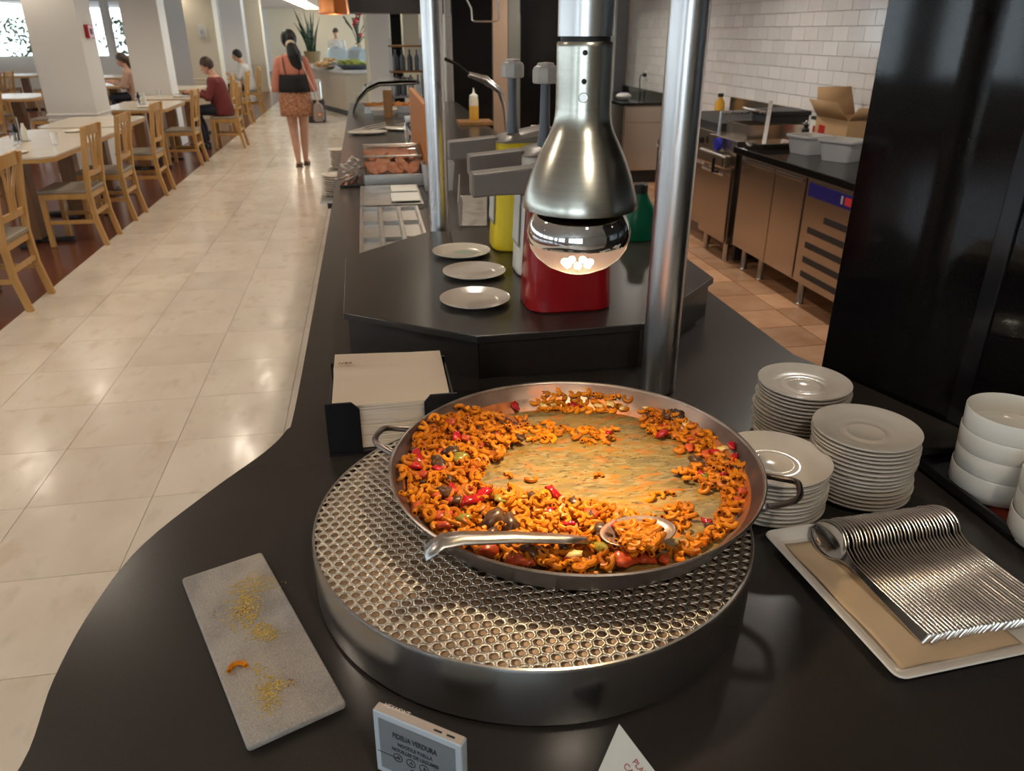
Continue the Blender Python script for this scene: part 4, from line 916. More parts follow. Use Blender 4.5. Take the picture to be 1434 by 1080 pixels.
# sneeze guard with hot food
sg = thing('sneeze_guard', 'curved glass sneeze guard with a black edge at the far end of the counter', 'sneeze guard', (0, 0, ZC))
cur = [(-.15, .0), (-.10, .10), (0, .20), (.12, .25), (.5, .26)]
def sgl(y): return [(x, y, z + .01) for x, z in cur]
m = MB(); n_ = len(cur); ga, gb_ = sgl(7.9), sgl(9.2); m.add(ga + gb_, [(i, i + 1, n_ + i + 1, n_ + i) for i in range(n_ - 1)]); m.build('glass', K['glasspane'], sg, solid=.006, ang=70)
MB().tube([(p[0], p[1], p[2]) for p in sgl(7.9)], .007, 8).build('edge', K['black_matte'], sg); pass
MB().bx(.46, .50, 7.89, 7.93, .0005, .27).build('support', K['steel'], sg); MB().bx(.46, .50, 9.17, 9.21, .0005, .27).build('support', K['steel'], sg)
MB().bx(.14, .22, 7.60, 7.68, .0005, .235).build('wood_post', K['brownwood'], sg)
for i in range(2):
    x = .08 + .27 * i; ft = thing('food_pan', ('left' if i == 0 else 'right') + ' pan of orange fried food under the curved glass', 'pan', (x, 8.3, ZC + .0005))
    open_box(MB(), -.12, .12, -.25, .25, 0, .06).build('tray', K['steel'], ft)
    m = MB()
    for k in range(60): m.ball((rnd.uniform(-.10, .10), rnd.uniform(-.23, .23), rnd.uniform(.03, .065)), .026, 7, (1, .7, .6))
    o = m.build('fried_pieces', K['orangefood'], ft); o['kind'] = 'stuff'
# steel gutters right of the second post
for x, y0, y1, z1, lab in ((.325, 3.10, 3.74, .11, 'left folded steel gutter lying behind the plinth'), (.475, 3.16, 3.80, .12, 'right folded steel gutter lying behind the plinth')):
    t = thing('steel_gutter', lab, 'gutter', (x, y0, ZC), math.radians(-7))
    L = y1 - y0; pr2 = [(0, .0005), (.12, .0005), (.12, z1), (.117, z1), (.117, .004), (.003, .004), (.003, z1 * .95), (0, z1 * .95)]
    n_ = len(pr2); MB().add([(a_, 0, b_) for a_, b_ in pr2] + [(a_, L, b_) for a_, b_ in pr2], [tuple(range(n_)), tuple(range(2 * n_ - 1, n_ - 1, -1))] + [(i, n_ + i, n_ + (i + 1) % n_, (i + 1) % n_) for i in range(n_)]).build('channel', K['steel'], t)
# clear tub of tomatoes by the post
tp = Vector((.27, 3.95, ZC + .0005)); tt = thing('plastic_tub', 'clear plastic tub of tomato pieces behind the second steel post', 'tub', tuple(tp))
tp2 = .0
MB().loft([[(x + .05, y, z) for x, y in rrect(0, 0, .16 * s, .16 * s, .03)] for s, z in ((.85, 0), (1, .13), (.97, .13), (.83, .005))]).build('tub', K['tub'], tt)
for k in range(7): tag(MB().ball((0, 0, 0), .026, 8, (1, .9, .7)).build('tomato_wedge', K['tomato'], loc=(tp.x + .05 + rnd.uniform(-.035, .035), tp.y + rnd.uniform(-.035, .035), tp.z + .03 + .012 * k)), 'orange tomato wedge in the clear plastic tub', 'tomato', 'tomato wedges in the clear tub')
# squeeze bottle on a wooden tray
q = atz(664, 174, ZC); st_ = tag(MB().bx(q.x - .14, q.x + .15, q.y - .12, q.y + .13, ZC + .0005, ZC + .03).build('wooden_tray', K['brownwood'], bev=.004), 'brown wooden tray under the squeeze bottle', 'tray')
sq = thing('squeeze_bottle', 'clear squeeze bottle of yellow sauce with a pointed nozzle', 'bottle', (q.x, q.y, ZC + .0305))
MB().lathe([(0, 0), (.036, 0), (.040, .006), (.040, .12), (0, .12)], n=20).build('sauce_fill', mat('yellow_sauce', (.72, .40, .06), .4), sq)
MB().lathe([(.040, .1205), (.039, .165), (.034, .185), (.026, .192)], n=20).build('clear_top', mat('clear_plastic', (.75, .68, .52), .25, alpha=.85), sq)
MB().lathe([(.036, .188), (.034, .205), (.016, .215), (.010, .225), (.003, .262), (0, .262)], n=20).build('nozzle', K['white_pl'], sq)
# curved chrome spout with black handle
a_ = aty(622, 82, 4.6); b_ = aty(658, 104, 4.6); c_ = aty(680, 112, 4.6); d_ = aty(700, 128, 4.6); e_ = aty(706, 150, 4.6)
spt = thing('chrome_tap', 'curved chrome spout with a dark lever in front of the black panel', 'tap')
MB().tube([a_, a_.lerp(b_, .5) + Vector((0, 0, .01)), b_], [.018, .012, .010], 10, flat=.6).build('lever', K['black_pl'], spt)
MB().tube([b_ + Vector((-.005, 0, .0)), c_, d_, e_, (e_.x + .012, e_.y, e_.z - .12), (e_.x + .012, e_.y, ZC + .001)], [.020, .034, .024, .014, .012, .012], 14, flat=.7).build('spout', K['chrome'], spt)
# bottle behind the yellow dispenser
ob = thing('orange_bottle', 'tall slim orange bottle behind the mustard pump', 'bottle', (.68, 3.3, ZC + .0005))
MB().lathe([(0, 0), (.036, 0), (.038, .01), (.038, .22), (.02, .27), (.015, .33), (.017, .34), (0, .34)], n=20).build('body', K['orangefood'], ob); MB().lathe([(0, .3405), (.018, .3405), (.018, .365), (0, .367)], n=16).build('cap', K['white_pl'], ob)

# ================================================================== SCREENS BEHIND THE COUNTER, CANOPY
YS = 8.5
def screen(u0, u1, m, label, y=YS, th=.06, z0=0, name='screen_panel', z1=ZCEIL, cat='panel'):
    xa = aty(u0, 45, y).x; xb = aty(u1, 45, y).x
    return tag(MB().bx(xa, xb, y, y + th, z0, z1).build(name, K[m], bev=.004), label, cat)
KZ = 9.4
screen(633, 689, 'granite_pol', 'wide black glossy panel behind the squeeze bottle', KZ)
screen(623, 632, 'steel', 'narrow steel upright left of the wide black panel', KZ)
screen(690, 711, 'tan', 'tan panel right of the wide black panel', KZ)
screen(711.5, 728, 'olive_grey', 'grey-green panel between the tan panel and the black pillar', KZ)
screen(729, 782, 'granite_pol', 'black glossy pillar behind the pump knobs', KZ, .5)
screen(783, 845, 'granite_pol', 'black panel behind the heat lamp neck', KZ, .3)
struct(MB().bx(.02, 3.3, 13.9, 14.1, 0, ZCEIL).build('wall_servery', K['cream']))
screen(514, 546, 'wall', 'white block wall section behind the far counter', 13.2, .4)
screen(547, 562, 'granite_pol', 'narrow black upright panel left of the pale one', 12.8, .1)
screen(565, 587, 'cream', 'pale cream upright panel left of the steel post', 12.6, .1)
cz = aty(560, 18, 11.5).z
tag(MB().bx(-.25, 3.0, 11.5, 12.3, cz, ZCEIL - .001).build('canopy', K['panel_dark'], bev=.01), 'dark brown extraction canopy across the servery ceiling', 'canopy')
# wire hanger
wa = aty(655, 0, 7); wh = MB().tube([aty(650, -8, 7), aty(660, 12, 7), aty(661, 28, 7), aty(664, 30, 7), aty(695, 30, 7), aty(699, 26, 7), aty(697, 5, 7), aty(700, -12, 7), (aty(700, -12, 7).x, 7, ZCEIL - .001)], .007, 6).build('wire_hanger', K['steel']); tag(wh, 'bent wire hanger hooked from the ceiling before the black panel', 'hanger')
# shelf rack left of post
rk = thing('steel_rack', 'slim steel rack of dark bottles left of the steel post', 'rack', (0, 0, 0))
xa, xb = aty(545, 45, 10.6).x, aty(590, 45, 10.6).x
for x in (xa, xb): MB().bx(x - .012, x + .012, 10.6, 10.625, 0, 1.55).bx(x - .012, x + .012, 10.9, 10.925, 0, 1.55).build('upright', K['steel'], rk)
for z in (.85, 1.15, 1.45): MB().bx(xa - .02, xb + .02, 10.6, 10.93, z, z + .02).build('shelf', K['brownwood' if z > .9 else 'steel'], rk)
bm_ = MB().lathe([(0, 0), (.035, 0), (.036, .01), (.036, .15), (.012, .2), (.012, .25), (0, .25)], n=12).mesh('bottle'); bm_.materials.append(K['grey_dark'])
for z in (.87, 1.17):
    for i in range(4): tag(put('bottle', bm_, None, loc=(xa + .06 + (xb - xa - .12) * i / 3, 10.76, z + .0005)), 'dark slim bottle on the ' + ('lower' if z < 1 else 'upper') + ' shelf of the steel rack', 'bottle', 'bottles on the steel rack')
# copper pendant
cp = aty(468, 20, 9.0); pl = thing('copper_pendant', 'copper pendant lamp hanging over the far part of the counter', 'lamp', (cp.x, cp.y, cp.z))
MB().lathe([(.155, 0), (.158, .02), (.15, .16), (.10, .22), (.03, .25), (.03, .26), (.026, .26), (.095, .215), (.145, .158), (.152, .02)], n=40).build('shade', K['copper'], pl); MB().tube([(0, 0, .25), (0, 0, ZCEIL - cp.z - .002)], .006, 8).build('cord', K['black_matte'], pl)
MB().ball((0, 0, .08), .045, 12).build('bulb', K['lampglow'], pl); MB().tube([(0, 0, .12), (0, 0, .25)], .02, 10).build('socket', K['black_matte'], pl)

# ================================================================== KITCHEN
FX = 2.62
def yk(u, v=300): return atx(u, v, FX).y
fr = thing('fridge_counter', 'low steel refrigerated counter with black top and blue control panel', 'fridge', (0, 0, 0))
ya, yb_ = 3.72, yk(1034, 260); zb0, zb1 = .16, .825
MB().bx(FX + .02, 3.38, ya, yb_, zb0, zb1).build('carcass', K['steel_kitchen'], fr)
MB().bx(FX - .05, 3.392, ya - .05, yb_ + .05, zb1 + .001, zb1 + .05).build('worktop', K['granite_pol'], fr, bev=.006)
d3 = yk(1123, 300); d2 = yk(1078, 300)
for y0, y1 in ((d3 + .012, d2 - .004), (d2 + .004, yb_ - .01)):
    d = MB().bx(FX, FX + .019, y0, y1, zb0 + .01, zb1 - .012).build('door', K['steel_kitchen'], fr, bev=.004)
    MB().bx(FX - .012, FX - .001, y0 + .02, y1 - .02, zb1 - .05, zb1 - .03).build('grip', K['steel_kitchen'], d, bev=.003)
cpn = MB().bx(FX, FX + .019, ya + .01, d3 - .008, zb0 + .01, zb1 - .012).build('compressor_panel', K['steel_kitchen'], fr, bev=.004)
MB().bx(FX - .006, FX - .0005, ya + .03, d3 - .04, zb1 - .115, zb1 - .035).build('control_panel', K['blue_pl'], fr); MB().bx(FX - .008, FX - .0065, ya + .14, ya + .26, zb1 - .095, zb1 - .05).build('display', mat('dark_red_display', (.04, .004, .006), .2, emit=(.8, .05, .05), estr=.3), fr)
MB().bx(FX - .008, FX - .0065, ya + .28, ya + .30, zb1 - .095, zb1 - .05).build('switch', K['card'], fr)
for k in range(5):
    z = zb0 + .055 + .092 * k; MB().bx(FX - .002, FX + .001, ya + .06 + (.10 if k == 4 else 0) * 0, d3 - .09 - (.16 if k == 4 else 0), z, z + .038).build('louvre', K['black_matte'], fr)
for y in (ya + .1, d3, yb_ - .35, yb_ - .08):
    for x in (FX + .08, 3.3): MB().lathe([(0, 0), (.028, 0), (.022, .01), (.022, zb0)], c=(x, y, .0), n=12).build('leg', K['steel'], fr)
ZT = zb1 + .0515
def tub(x, y, rz, w, d, h, label):
    t = thing('plastic_tub', label, 'tub', (x, y, ZT), rz, group='tubs on the fridge counter')
    MB().loft([[(a_, b_, z) for a_, b_ in rrect(0, 0, w * s, d * s, .03)] for s, z in ((.80, 0), (.97, h - .012), (1.05, h - .012), (1.05, h), (.94, h), (.78, .006))]).build('tub', K['tub'], t, ang=50)
    MB().bx(-w * .38, w * .38, -d * .38, d * .38, .007, h * .55).build('contents', K['onion'], t, bev=.02)
def on_top(u, v): p = atz(u, v, ZT); return p
p = on_top(1118, 214); tub(p.x + .05, p.y - .03, .25, .22, .22, .12, 'frosted plastic tub nearer the griddle on the black kitchen top')
p = on_top(1165, 225); tub(p.x + .06, p.y - .0, .5, .23, .23, .13, 'frosted plastic tub nearest the black wall on the kitchen top')
p = on_top(1075, 203); t = thing('steel_tray', 'shallow steel tray at the far end of the black kitchen top', 'tray', (2.80, 5.26, ZT), .1)
MB().loft([[(a_, b_, z) for a_, b_ in rrect(0, 0, .34 * s, .22 * s, .02)] for s, z in ((.86, 0), (.97, .035), (1, .035), (1, .04), (.95, .04), (.84, .004))]).build('tray', K['steel_kitchen'], t)
MB().bar((-.05, .02, .02), (.03, .12, .30), .028, .012).build('ladle_handle', K['steel'], t)
p = on_top(1180, 205); bxp = thing('cardboard_box', 'open brown cardboard box on the black kitchen top', 'box', (3.21, 4.98, ZT), .05)
open_box(MB(), -.15, .15, -.18, .18, 0, .22, .005).build('carton', K['cardboard'], bxp)
for pts_ in ([(-.15, .182, .2205), (.15, .182, .2205), (.13, .25, .40), (-.13, .25, .40)], [(-.152, -.17, .2205), (-.152, .17, .2205), (-.24, .16, .33), (-.24, -.16, .33)], [(-.15, -.182, .2205), (.15, -.182, .2205), (.14, -.25, .30), (-.14, -.25, .30)]):
    MB().add(pts_, [(0, 1, 2, 3)]).build('flap', K['cardboard'], bxp, solid=.005)
MB().box((-.1515, .10, .12), (.002, .07, .09)).build('red_print', K['redbox'], bxp)
# cooking line beyond the fridge
def unit(name, label, x0, x1, y0, y1, z0, z1, cat='cooker', legs=True, doors=1, m='steel_kitchen'):
    t = thing(name, label, cat, (0, 0, 0)); MB().bx(x0 + .02, x1, y0, y1, z0, z1).build('carcass', K[m], t, bev=.004)
    w_ = (y1 - y0) / doors
    for k in range(doors):
        d = MB().bx(x0, x0 + .019, y0 + w_ * k + .006, y0 + w_ * (k + 1) - .006, z0 + .01, z1 - .20).build('door', K[m], t, bev=.004)
        MB().tube([(x0 - .03, y0 + w_ * k + .05, z1 - .25), (x0 - .03, y0 + w_ * (k + 1) - .05, z1 - .25)], .010, 8).build('handle', K['chrome'], d)
    if legs:
        for y in (y0 + .06, y1 - .06):
            for x in (x0 + .06, x1 - .06): MB().tube([(x, y, .001), (x, y, z0)], .022, 10).build('leg', K['steel'], t)
    return t
y1_ = yb_ + .10; y2_ = y1_ + .50; y3_ = y2_ + 1.0
tag(MB().bx(FX + .06, 3.3, yb_ + .055, y1_ - .005, .02, .86).build('gap_shade', K['black_matte']), 'black block standing in for the shaded gap between fridge counter and fryer', 'panel')  # black box put in the open gap to give its shade
fy = unit('fryer', 'steel fryer with a blue control knob next to the fridge counter', FX - .02, 3.36, y1_, y2_, .14, .90)
MB().bx(FX - .09, FX - .021, y1_ + .01, y2_ - .01, .70, .80).build('bullnose', K['steel_kitchen'], fy, bev=.02)
MB().tube([(FX - .14, y1_ + .06, .78), (FX - .14, y1_ + .06, .68), (FX - .095, y1_ + .06, .68)], .012, 8).build('drain_lever', K['black_pl'], fy)
MB().lathe([(0, 0), (.05, 0), (.045, .03), (0, .035)], n=20, m=Matrix.Translation((FX - .022, (y1_ + y2_) / 2, .85)) @ Matrix.Rotation(-PI / 2, 4, 'Y')).build('knob', K['blue_pl'], fy)
MB().tube([(FX + .05, y2_ - .06, .90), (FX + .05, y2_ - .06, 1.06), (FX + .3, y2_ - .06, 1.06)], .014, 8).build('basket_rail', K['chrome'], fy)
open_box(MB(), FX + .1, 3.2, y1_ + .06, y2_ - .08, .901, 1.0, .01).build('basin_rim', K['steel_kitchen'], fy)
gr_ = unit('range_cooker', 'long steel griddle range against the tiled wall', FX + .06, 3.38, y2_ + .02, y3_ + .3, .14, .90, doors=2)
MB().bx(FX + .12, 3.34, y2_ + .1, y3_ + .15, .901, .96).build('griddle_plate', K['black_matte'], gr_, bev=.004); MB().bx(3.345, 3.38, y2_ + .05, y3_ + .25, .901, 1.07).build('splash_back', K['steel_kitchen'], gr_)
for k in range(3): MB().lathe([(0, 0), (.03, 0), (.026, .025), (0, .03)], n=14, m=Matrix.Translation((FX + .059, y2_ + .25 + .35 * k, .82)) @ Matrix.Rotation(-PI / 2, 4, 'Y')).build('knob', K['black_pl'], gr_)
gp = thing('grill_press', 'black contact grill plates on the steel range', 'grill', (3.1, y1_ + .32, 1.0005)); open_box(MB(), -.16, .16, -.14, .14, 0, .05, .01).build('base', K['black_matte'], gp); MB().bx(-.17, .17, -.16, .16, .0505, .085).build('top_plate', K['black_matte'], gp, bev=.01); MB().tube([(-.17, -.1, .07), (-.26, -.1, .09), (-.26, .1, .09), (-.17, .1, .07)], .009, 8).build('handle', K['chrome'], gp)
wbk = thing('white_canister', 'white canister with a black lid beside the cardboard box', 'canister', (3.26, 5.34, ZT)); MB().prism(rrect(0, 0, .2, .18, .03), 0, .17).build('body', K['white_pl'], wbk, bev=.01); MB().prism(rrect(0, 0, .2, .18, .03), .1705, .19).build('lid', K['black_matte'], wbk)
MB().box((-.1015, -.03, .09), (.003, .10, .08)).build('red_print', K['redbox'], wbk)
pg = thing('pepper_mill', 'small black pepper mill left of the white canister', 'mill', (3.08, 5.32, ZT)); MB().lathe([(0, 0), (.028, 0), (.022, .06), (.027, .11), (.012, .12), (.020, .14), (0, .155)], n=16).build('body', K['black_matte'], pg); MB().ball((0, 0, .16), .012, 8).build('top_button', K['steel'], pg)
yo = thing('oil_bottle', 'yellow oil bottle with black cap by the tiled wall', 'bottle', (3.25, y3_ + .26, .9005)); MB().lathe([(0, 0), (.045, 0), (.045, .12), (.02, .16), (.02, .17), (0, .17)], n=16).build('body', mat('amber_oil', (.62, .32, .03), .2), yo); MB().lathe([(0, .1705), (.026, .1705), (.026, .20), (0, .2)], n=16).build('cap', K['black_matte'], yo)
# far corner bench
cb = thing('corner_bench', 'dark steel corner bench below the wall socket', 'bench', (0, 0, 0))
MB().bx(2.84, 3.36, 8.82, 10.5, .15, .865).build('carcass', K['steel_kitchen'], cb); MB().bx(2.78, 3.395, 8.75, 10.55, .866, .90).build('worktop', K['granite_pol'], cb, bev=.005); MB().bx(3.36, 3.395, 8.75, 10.55, .901, .98).build('upstand', K['granite_pol'], cb)
for y0, y1 in ((8.80, 8.82),):
    MB().bx(2.85, 3.35, 8.80, 8.819, .16, .68).build('door', K['steel_kitchen'], cb, bev=.004); MB().bx(2.85, 3.35, 8.80, 8.819, .69, .855).build('drawer', K['steel_kitchen'], cb, bev=.004)
MB().bx(2.9, 3.3, 8.9, 10.4, .0, .149).build('plinth', K['black_matte'], cb)
wpl = thing('wrapped_packet', 'white and purple packet on the corner bench', 'packet', (2.95, 9.2, .9005), .3); MB().ball((0, 0, .04), 1, 12, (.10, .07, .04)).build('packet', K['card'], wpl); MB().box((0, 0, .078), (.09, .05, .004)).build('purple_label', mat('purple_print', (.12, .06, .30), .4), wpl)
so_ = thing('wall_socket', 'white wall socket with a black plug and hanging cable', 'socket', tuple(atx(906, 105, 3.397))); MB().bx(-.012, 0, -.05, .05, -.05, .05).build('face_plate', K['white_pl'], so_, bev=.004); MB().bx(-.05, -.0125, -.03, .03, -.02, .02).build('plug', K['black_matte'], so_, bev=.006)
MB().tube([(-.05, 0, 0), (-.08, 0, .0), (-.09, 0, -.05), (-.07, .02, -.20), (-.05, .02, -.30)], .006, 6).build('cable', K['black_matte'], so_)

# ================================================================== DINING ROOM
def make_chair():
    t = thing('dining_chair', 'x', 'chair', group='wooden dining chairs')
    W, D = .42, .40   # width along Y, depth along X; the back is at +X
    def leg(x, y): return MB().bar((x, y, 0), (x, y, .43), .038, .038)
    for s in (-1, 1): leg(-D / 2 + .02, s * (W / 2 - .02)).build('leg', K['chairwood'], t, bev=.004)
    for s in (-1, 1):
        y = s * (W / 2 - .02); m = MB(); pts_ = [(D / 2 + .035, 0), (D / 2 - .01, .22), (D / 2 - .02, .44), (D / 2 + .005, .68), (D / 2 + .045, .94)]
        for (xa_, za), (xb2, zb2) in zip(pts_, pts_[1:]): pass
        rings = [[(x - .021, y - .017, z), (x + .021, y - .017, z), (x + .021, y + .017, z), (x - .021, y + .017, z)] for x, z in pts_]
        m.loft(rings).build('leg', K['chairwood'], t, bev=.004)
    m = MB().bx(-D / 2 + .04, D / 2 - .04, -W / 2 + .004, -W / 2 + .028, .385, .43); m.build('seat_rail', K['chairwood'], t); MB().bx(-D / 2 + .04, D / 2 - .04, W / 2 - .028, W / 2 - .004, .385, .43).build('seat_rail', K['chairwood'], t)
    MB().bx(-D / 2 + .004, -D / 2 + .028, -W / 2 + .04, W / 2 - .04, .385, .43).build('seat_rail', K['chairwood'], t); MB().bx(D / 2 - .034, D / 2 - .010, -W / 2 + .04, W / 2 - .04, .385, .43).build('seat_rail', K['chairwood'], t)
    MB().prism(rrect(-.005, 0, D + .005, W - .005, .02), .4305, .462).build('seat', K['seatfab'], t, bev=.010)
    def rail(z0, z1, x, crv=.02, nm='back_rail'):
        m = MB(); n = 8
        R_ = []
        for k in range(n + 1):
            y = -W / 2 + .036 + (W - .072) * k / n; dx = crv * (1 - (2 * k / n - 1) ** 2)
            R_.append([(x + dx - .010, y, z0), (x + dx + .010, y, z0), (x + dx + .012, y, z1), (x + dx - .008, y, z1)])
        return m.loft(R_).build(nm, K['chairwood'], t, ang=50)
    rail(.87, .945, D / 2 + .032); rail(.555, .595, D / 2 - .008, .012)
    for k, s in enumerate((-1, 0, 1)):
        MB().tube([(D / 2 - .0 + .010, s * .035, .59), (D / 2 + .018, s * .04, .70), (D / 2 + .035, s * .065, .80), (D / 2 + .048, s * .105, .875)], .014, 6, flat=.6).build('slat', K['chairwood'], t)
    for s in (-1, 1): MB().bar((-D / 2 + .04, s * (W / 2 - .02), .20), (D / 2 - .03, s * (W / 2 - .02), .20), .018, .03).build('stretcher', K['chairwood'], t)
    MB().bar((D / 2 - .012, -W / 2 + .036, .26), (D / 2 - .012, W / 2 - .036, .26), .018, .03).build('stretcher', K['chairwood'], t)
    return t
chair0 = make_chair(); used = [0]
def chair(x, y, rz, label):
    if used[0] == 0: used[0] = 1; c = chair0; c.location = (x, y, 0); c.rotation_euler = (0, 0, rz); c['label'] = label; return c
    return dup(chair0, (x, y, 0), rz, label)
def make_table(x0, x1, y0, y1, label):
    t = thing('dining_table', label, 'table', ((x0 + x1) / 2, (y0 + y1) / 2, 0), group='dining tables'); w, d = (x1 - x0) / 2, (y1 - y0) / 2; c = .08
    oc = [(-w + c, -d), (w - c, -d), (w, -d + c), (w, d - c), (w - c, d), (-w + c, d), (-w, d - c), (-w, -d + c)]
    MB().prism(oc, .735, .752).build('table_top', K['tabletop'], t, bev=.003); MB().prism([(a_ * .99, b_ * .995) for a_, b_ in oc], .705, .7345).build('edge_band', K['chairwood'], t)
    for s in ((-1, 1) if d > .6 else (0,)):
        MB().bx(-.07, .07, s * d * .55 - .07, s * d * .55 + .07, .03, .7045).build('pedestal', K['tablebase'], t, bev=.006)
        MB().bx(-.30, .30, s * d * .55 - .04, s * d * .55 + .04, .001, .03).build('foot', K['black_matte'], t, bev=.008); MB().bx(-.04, .04, s * d * .55 - .26, s * d * .55 + .26, .001, .0295).build('foot', K['black_matte'], t, bev=.008)
    return t
XB = -2.46   # aisle-side chair centre (back posts line up with the edge of the timber floor)
chair(XB + .01, 5.30, 0, 'beech chair nearest the camera, at the left picture edge')
chair(XB - .01, 7.02, 0, 'beech chair at the near end of the first white table')
chair(XB - .01, 7.94, 0, 'beech chair at the far end of the first table, before the column')
chair(XB, 9.17, 0, 'beech chair between the first and second white columns')
chair(XB, 11.28, 0, 'beech chair beside the second table, just before the man in maroon')
chair(-2.14, 12.95, 0, 'beech chair on which the man in maroon sits')
chair(XB - .05, 14.9, 0, 'beech chair right behind the man in maroon')
chair(XB + .0, 16.4, 0, 'far beech chair left of the walking woman')
for x, y, l in ((-3.65, 7.05, 'beech chair across the first table, at its near end'), (-3.65, 7.95, 'beech chair across the first table, at its far end'), (-3.72, 5.4, 'beech chair across the nearest table at the left picture edge'), (-3.75, 11.3, 'beech chair across the second table, seen past the column')): chair(x, y, PI, l)
make_table(-3.30, -2.42, 6.60, 8.62, 'long cream dining table in front of the large white column')
make_table(-3.30, -2.50, 4.70, 5.90, 'cream dining table mostly outside the left picture edge')
make_table(-3.30, -2.50, 8.75, 9.85, 'cream dining table just before the large white column')
make_table(-3.30, -2.50, 10.70, 12.05, 'cream dining table between the first two white columns')
make_table(-3.30, -2.50, 12.40, 13.15, 'small dining table in front of the man in maroon')
make_table(-3.40, -2.75, 14.4, 15.5, 'far cream dining table behind the man in maroon')
# tables and chairs deeper in the dining room
deep = [(-5.3, 8.2), (-5.3, 10.8), (-5.2, 13.4), (-4.6, 16.2), (-5.4, 19.2), (-7.6, 9.6), (-7.5, 13.0), (-7.4, 16.8), (-7.6, 20.3), (-9.8, 12.5), (-9.8, 17.5)]
for i, (x, y) in enumerate(deep):
    far_ = ('nearest', 'second', 'third', 'fourth', 'fifth')[i % 5 if i < 5 else (i - 5 if i < 9 else i - 9)]
    row = 'row just behind the columns' if i < 5 else ('middle dining row' if i < 9 else 'row by the far windows')
    make_table(x - .4, x + .4, y - .55, y + .55, '%s cream table in the %s' % (far_, row))
    for s, rz_, sd in ((1, 0, 'aisle'), (-1, PI, 'window')):
        for e, q in ((-.28, 'near'), (.28, 'far')): chair(x + s * .50, y + e, rz_, '%s-end beech chair on the %s side of the %s table, %s' % (q, sd, far_, row))
# things on the near table
def tumbler(x, y, z, label, h=.10):
    t = thing('tumbler', label, 'glass', (x, y, z)); MB().lathe([(0, 0), (.026, 0), (.032, h), (.029, h), (.024, .006), (0, .006)], n=18).build('glass', K['glass'], t)
tumbler(-2.95, 7.35, .7525, 'clear tumbler beside the condiment set on the first table'); tumbler(-2.62, 7.3, .7525, 'clear tumbler near the front corner of the first table')
tumbler(-2.9, 11.2, .7525, 'clear tumbler on the table between the columns'); tumbler(-3.0, 12.7, .7525, 'clear tumbler before the man in maroon')
cs_ = thing('condiment_set', 'steel condiment holder with dark bottles on the first table', 'cruet', (-3.0, 7.62, .7525)); MB().lathe([(0, 0), (.07, 0), (.07, .012), (0, .012)], n=20).build('base', K['steel'], cs_); MB().tube([(0, 0, .012), (0, 0, .2)], .006, 8).build('stem', K['steel'], cs_)
for dx, mm in ((-.035, 'black_pl'), (.035, 'white_pl')): MB().lathe([(0, .0125), (.024, .0125), (.024, .10), (.012, .13), (.012, .15), (0, .15)], c=(dx, 0, 0), n=14).build('cruet_bottle', K[mm], cs_)
cs2 = thing('condiment_set', 'steel condiment holder with dark bottles between the columns', 'cruet', (-2.95, 11.5, .7525)); MB().lathe([(0, 0), (.07, 0), (.07, .012), (0, .012)], n=20).build('base', K['steel'], cs2)
for dx, mm in ((-.035, 'black_pl'), (.035, 'white_pl')): MB().lathe([(0, .0125), (.024, .0125), (.024, .10), (.012, .13), (.012, .15), (0, .15)], c=(dx, 0, 0), n=14).build('cruet_bottle', K[mm], cs2)
for x, y, l in ((-2.75, 6.85, 'white side plate at the near end of the first table'), (-2.8, 8.3, 'white side plate at the far end of the first table'), (-2.75, 12.72, 'white plate in front of the man in maroon'), (-2.8, 10.95, 'white plate on the table between the columns')): tag(put('dinner_plate', fp, None, loc=(x, y, .7525)), l, 'plate')
# service cabinet at the far left
sc2 = thing('service_cabinet', 'grey service cabinet below the far left window', 'cabinet', (-10.4, 22.9, 0)); MB().bx(-1.4, 1.0, -.3, .3, .0, .88).build('body', K['beige_cab'], sc2); MB().bx(-1.45, 1.05, -.34, .34, .881, .92).build('top', K['black_matte'], sc2)

# ================================================================== FAR BUFFET ISLAND
isl = thing('far_buffet', 'beige buffet island with dark plinth far down the aisle', 'buffet', (0, 0, 0))
pl_ = [(-.43, 17.4), (-.95, 18.9), (-1.45, 21.0), (-1.68, 23.2), (-1.4, 25.0), (1.5, 25.0), (1.5, 17.4)]
ce = Vector((.2, 21)); sh_ = lambda d: [tuple(Vector(p) + (ce - Vector(p)).normalized() * d) for p in pl_]
MB().prism(sh_(.10)[::-1], 0, .12).build('plinth', K['black_matte'], isl); MB().prism(sh_(.0)[::-1], .1205, .84).build('body', K['beige_cab'], isl); MB().prism([tuple(Vector(p) - (ce - Vector(p)).normalized() * .06) for p in pl_][::-1], .8405, .885).build('worktop', K['greywall'], isl, bev=.01)
def food(u, v, m, label, r, n, h=.06, bowl='steel'):
    q = atz(u, v, .886); t = thing('salad_bowl', label, 'bowl', (q.x, q.y, .886))
    MB().lathe([(0, 0), (r * .6, 0), (r, h), (r * .95, h), (r * .55, .01), (0, .01)], n=24).build('bowl', K[bowl], t); mm = MB()
    for _ in range(n): a_ = rnd.uniform(0, 6.28); d_ = rnd.uniform(0, r * .8); mm.ball((d_ * math.cos(a_), d_ * math.sin(a_), h + rnd.uniform(-.01, .08)), rnd.uniform(.035, .07), 7, (1, .8, .5))
    o = mm.build('food', K[m], t); o['kind'] = 'stuff'
food(455, 97, 'bread', 'dish of crusty bread at the near left of the far buffet', .26, 40); food(497, 97, 'lettuce', 'large bowl of green lettuce on the far buffet', .42, 70, .10, 'grey_dark'); food(462, 91, 'bread', 'second dish of bread left of the glass domes', .2, 30)
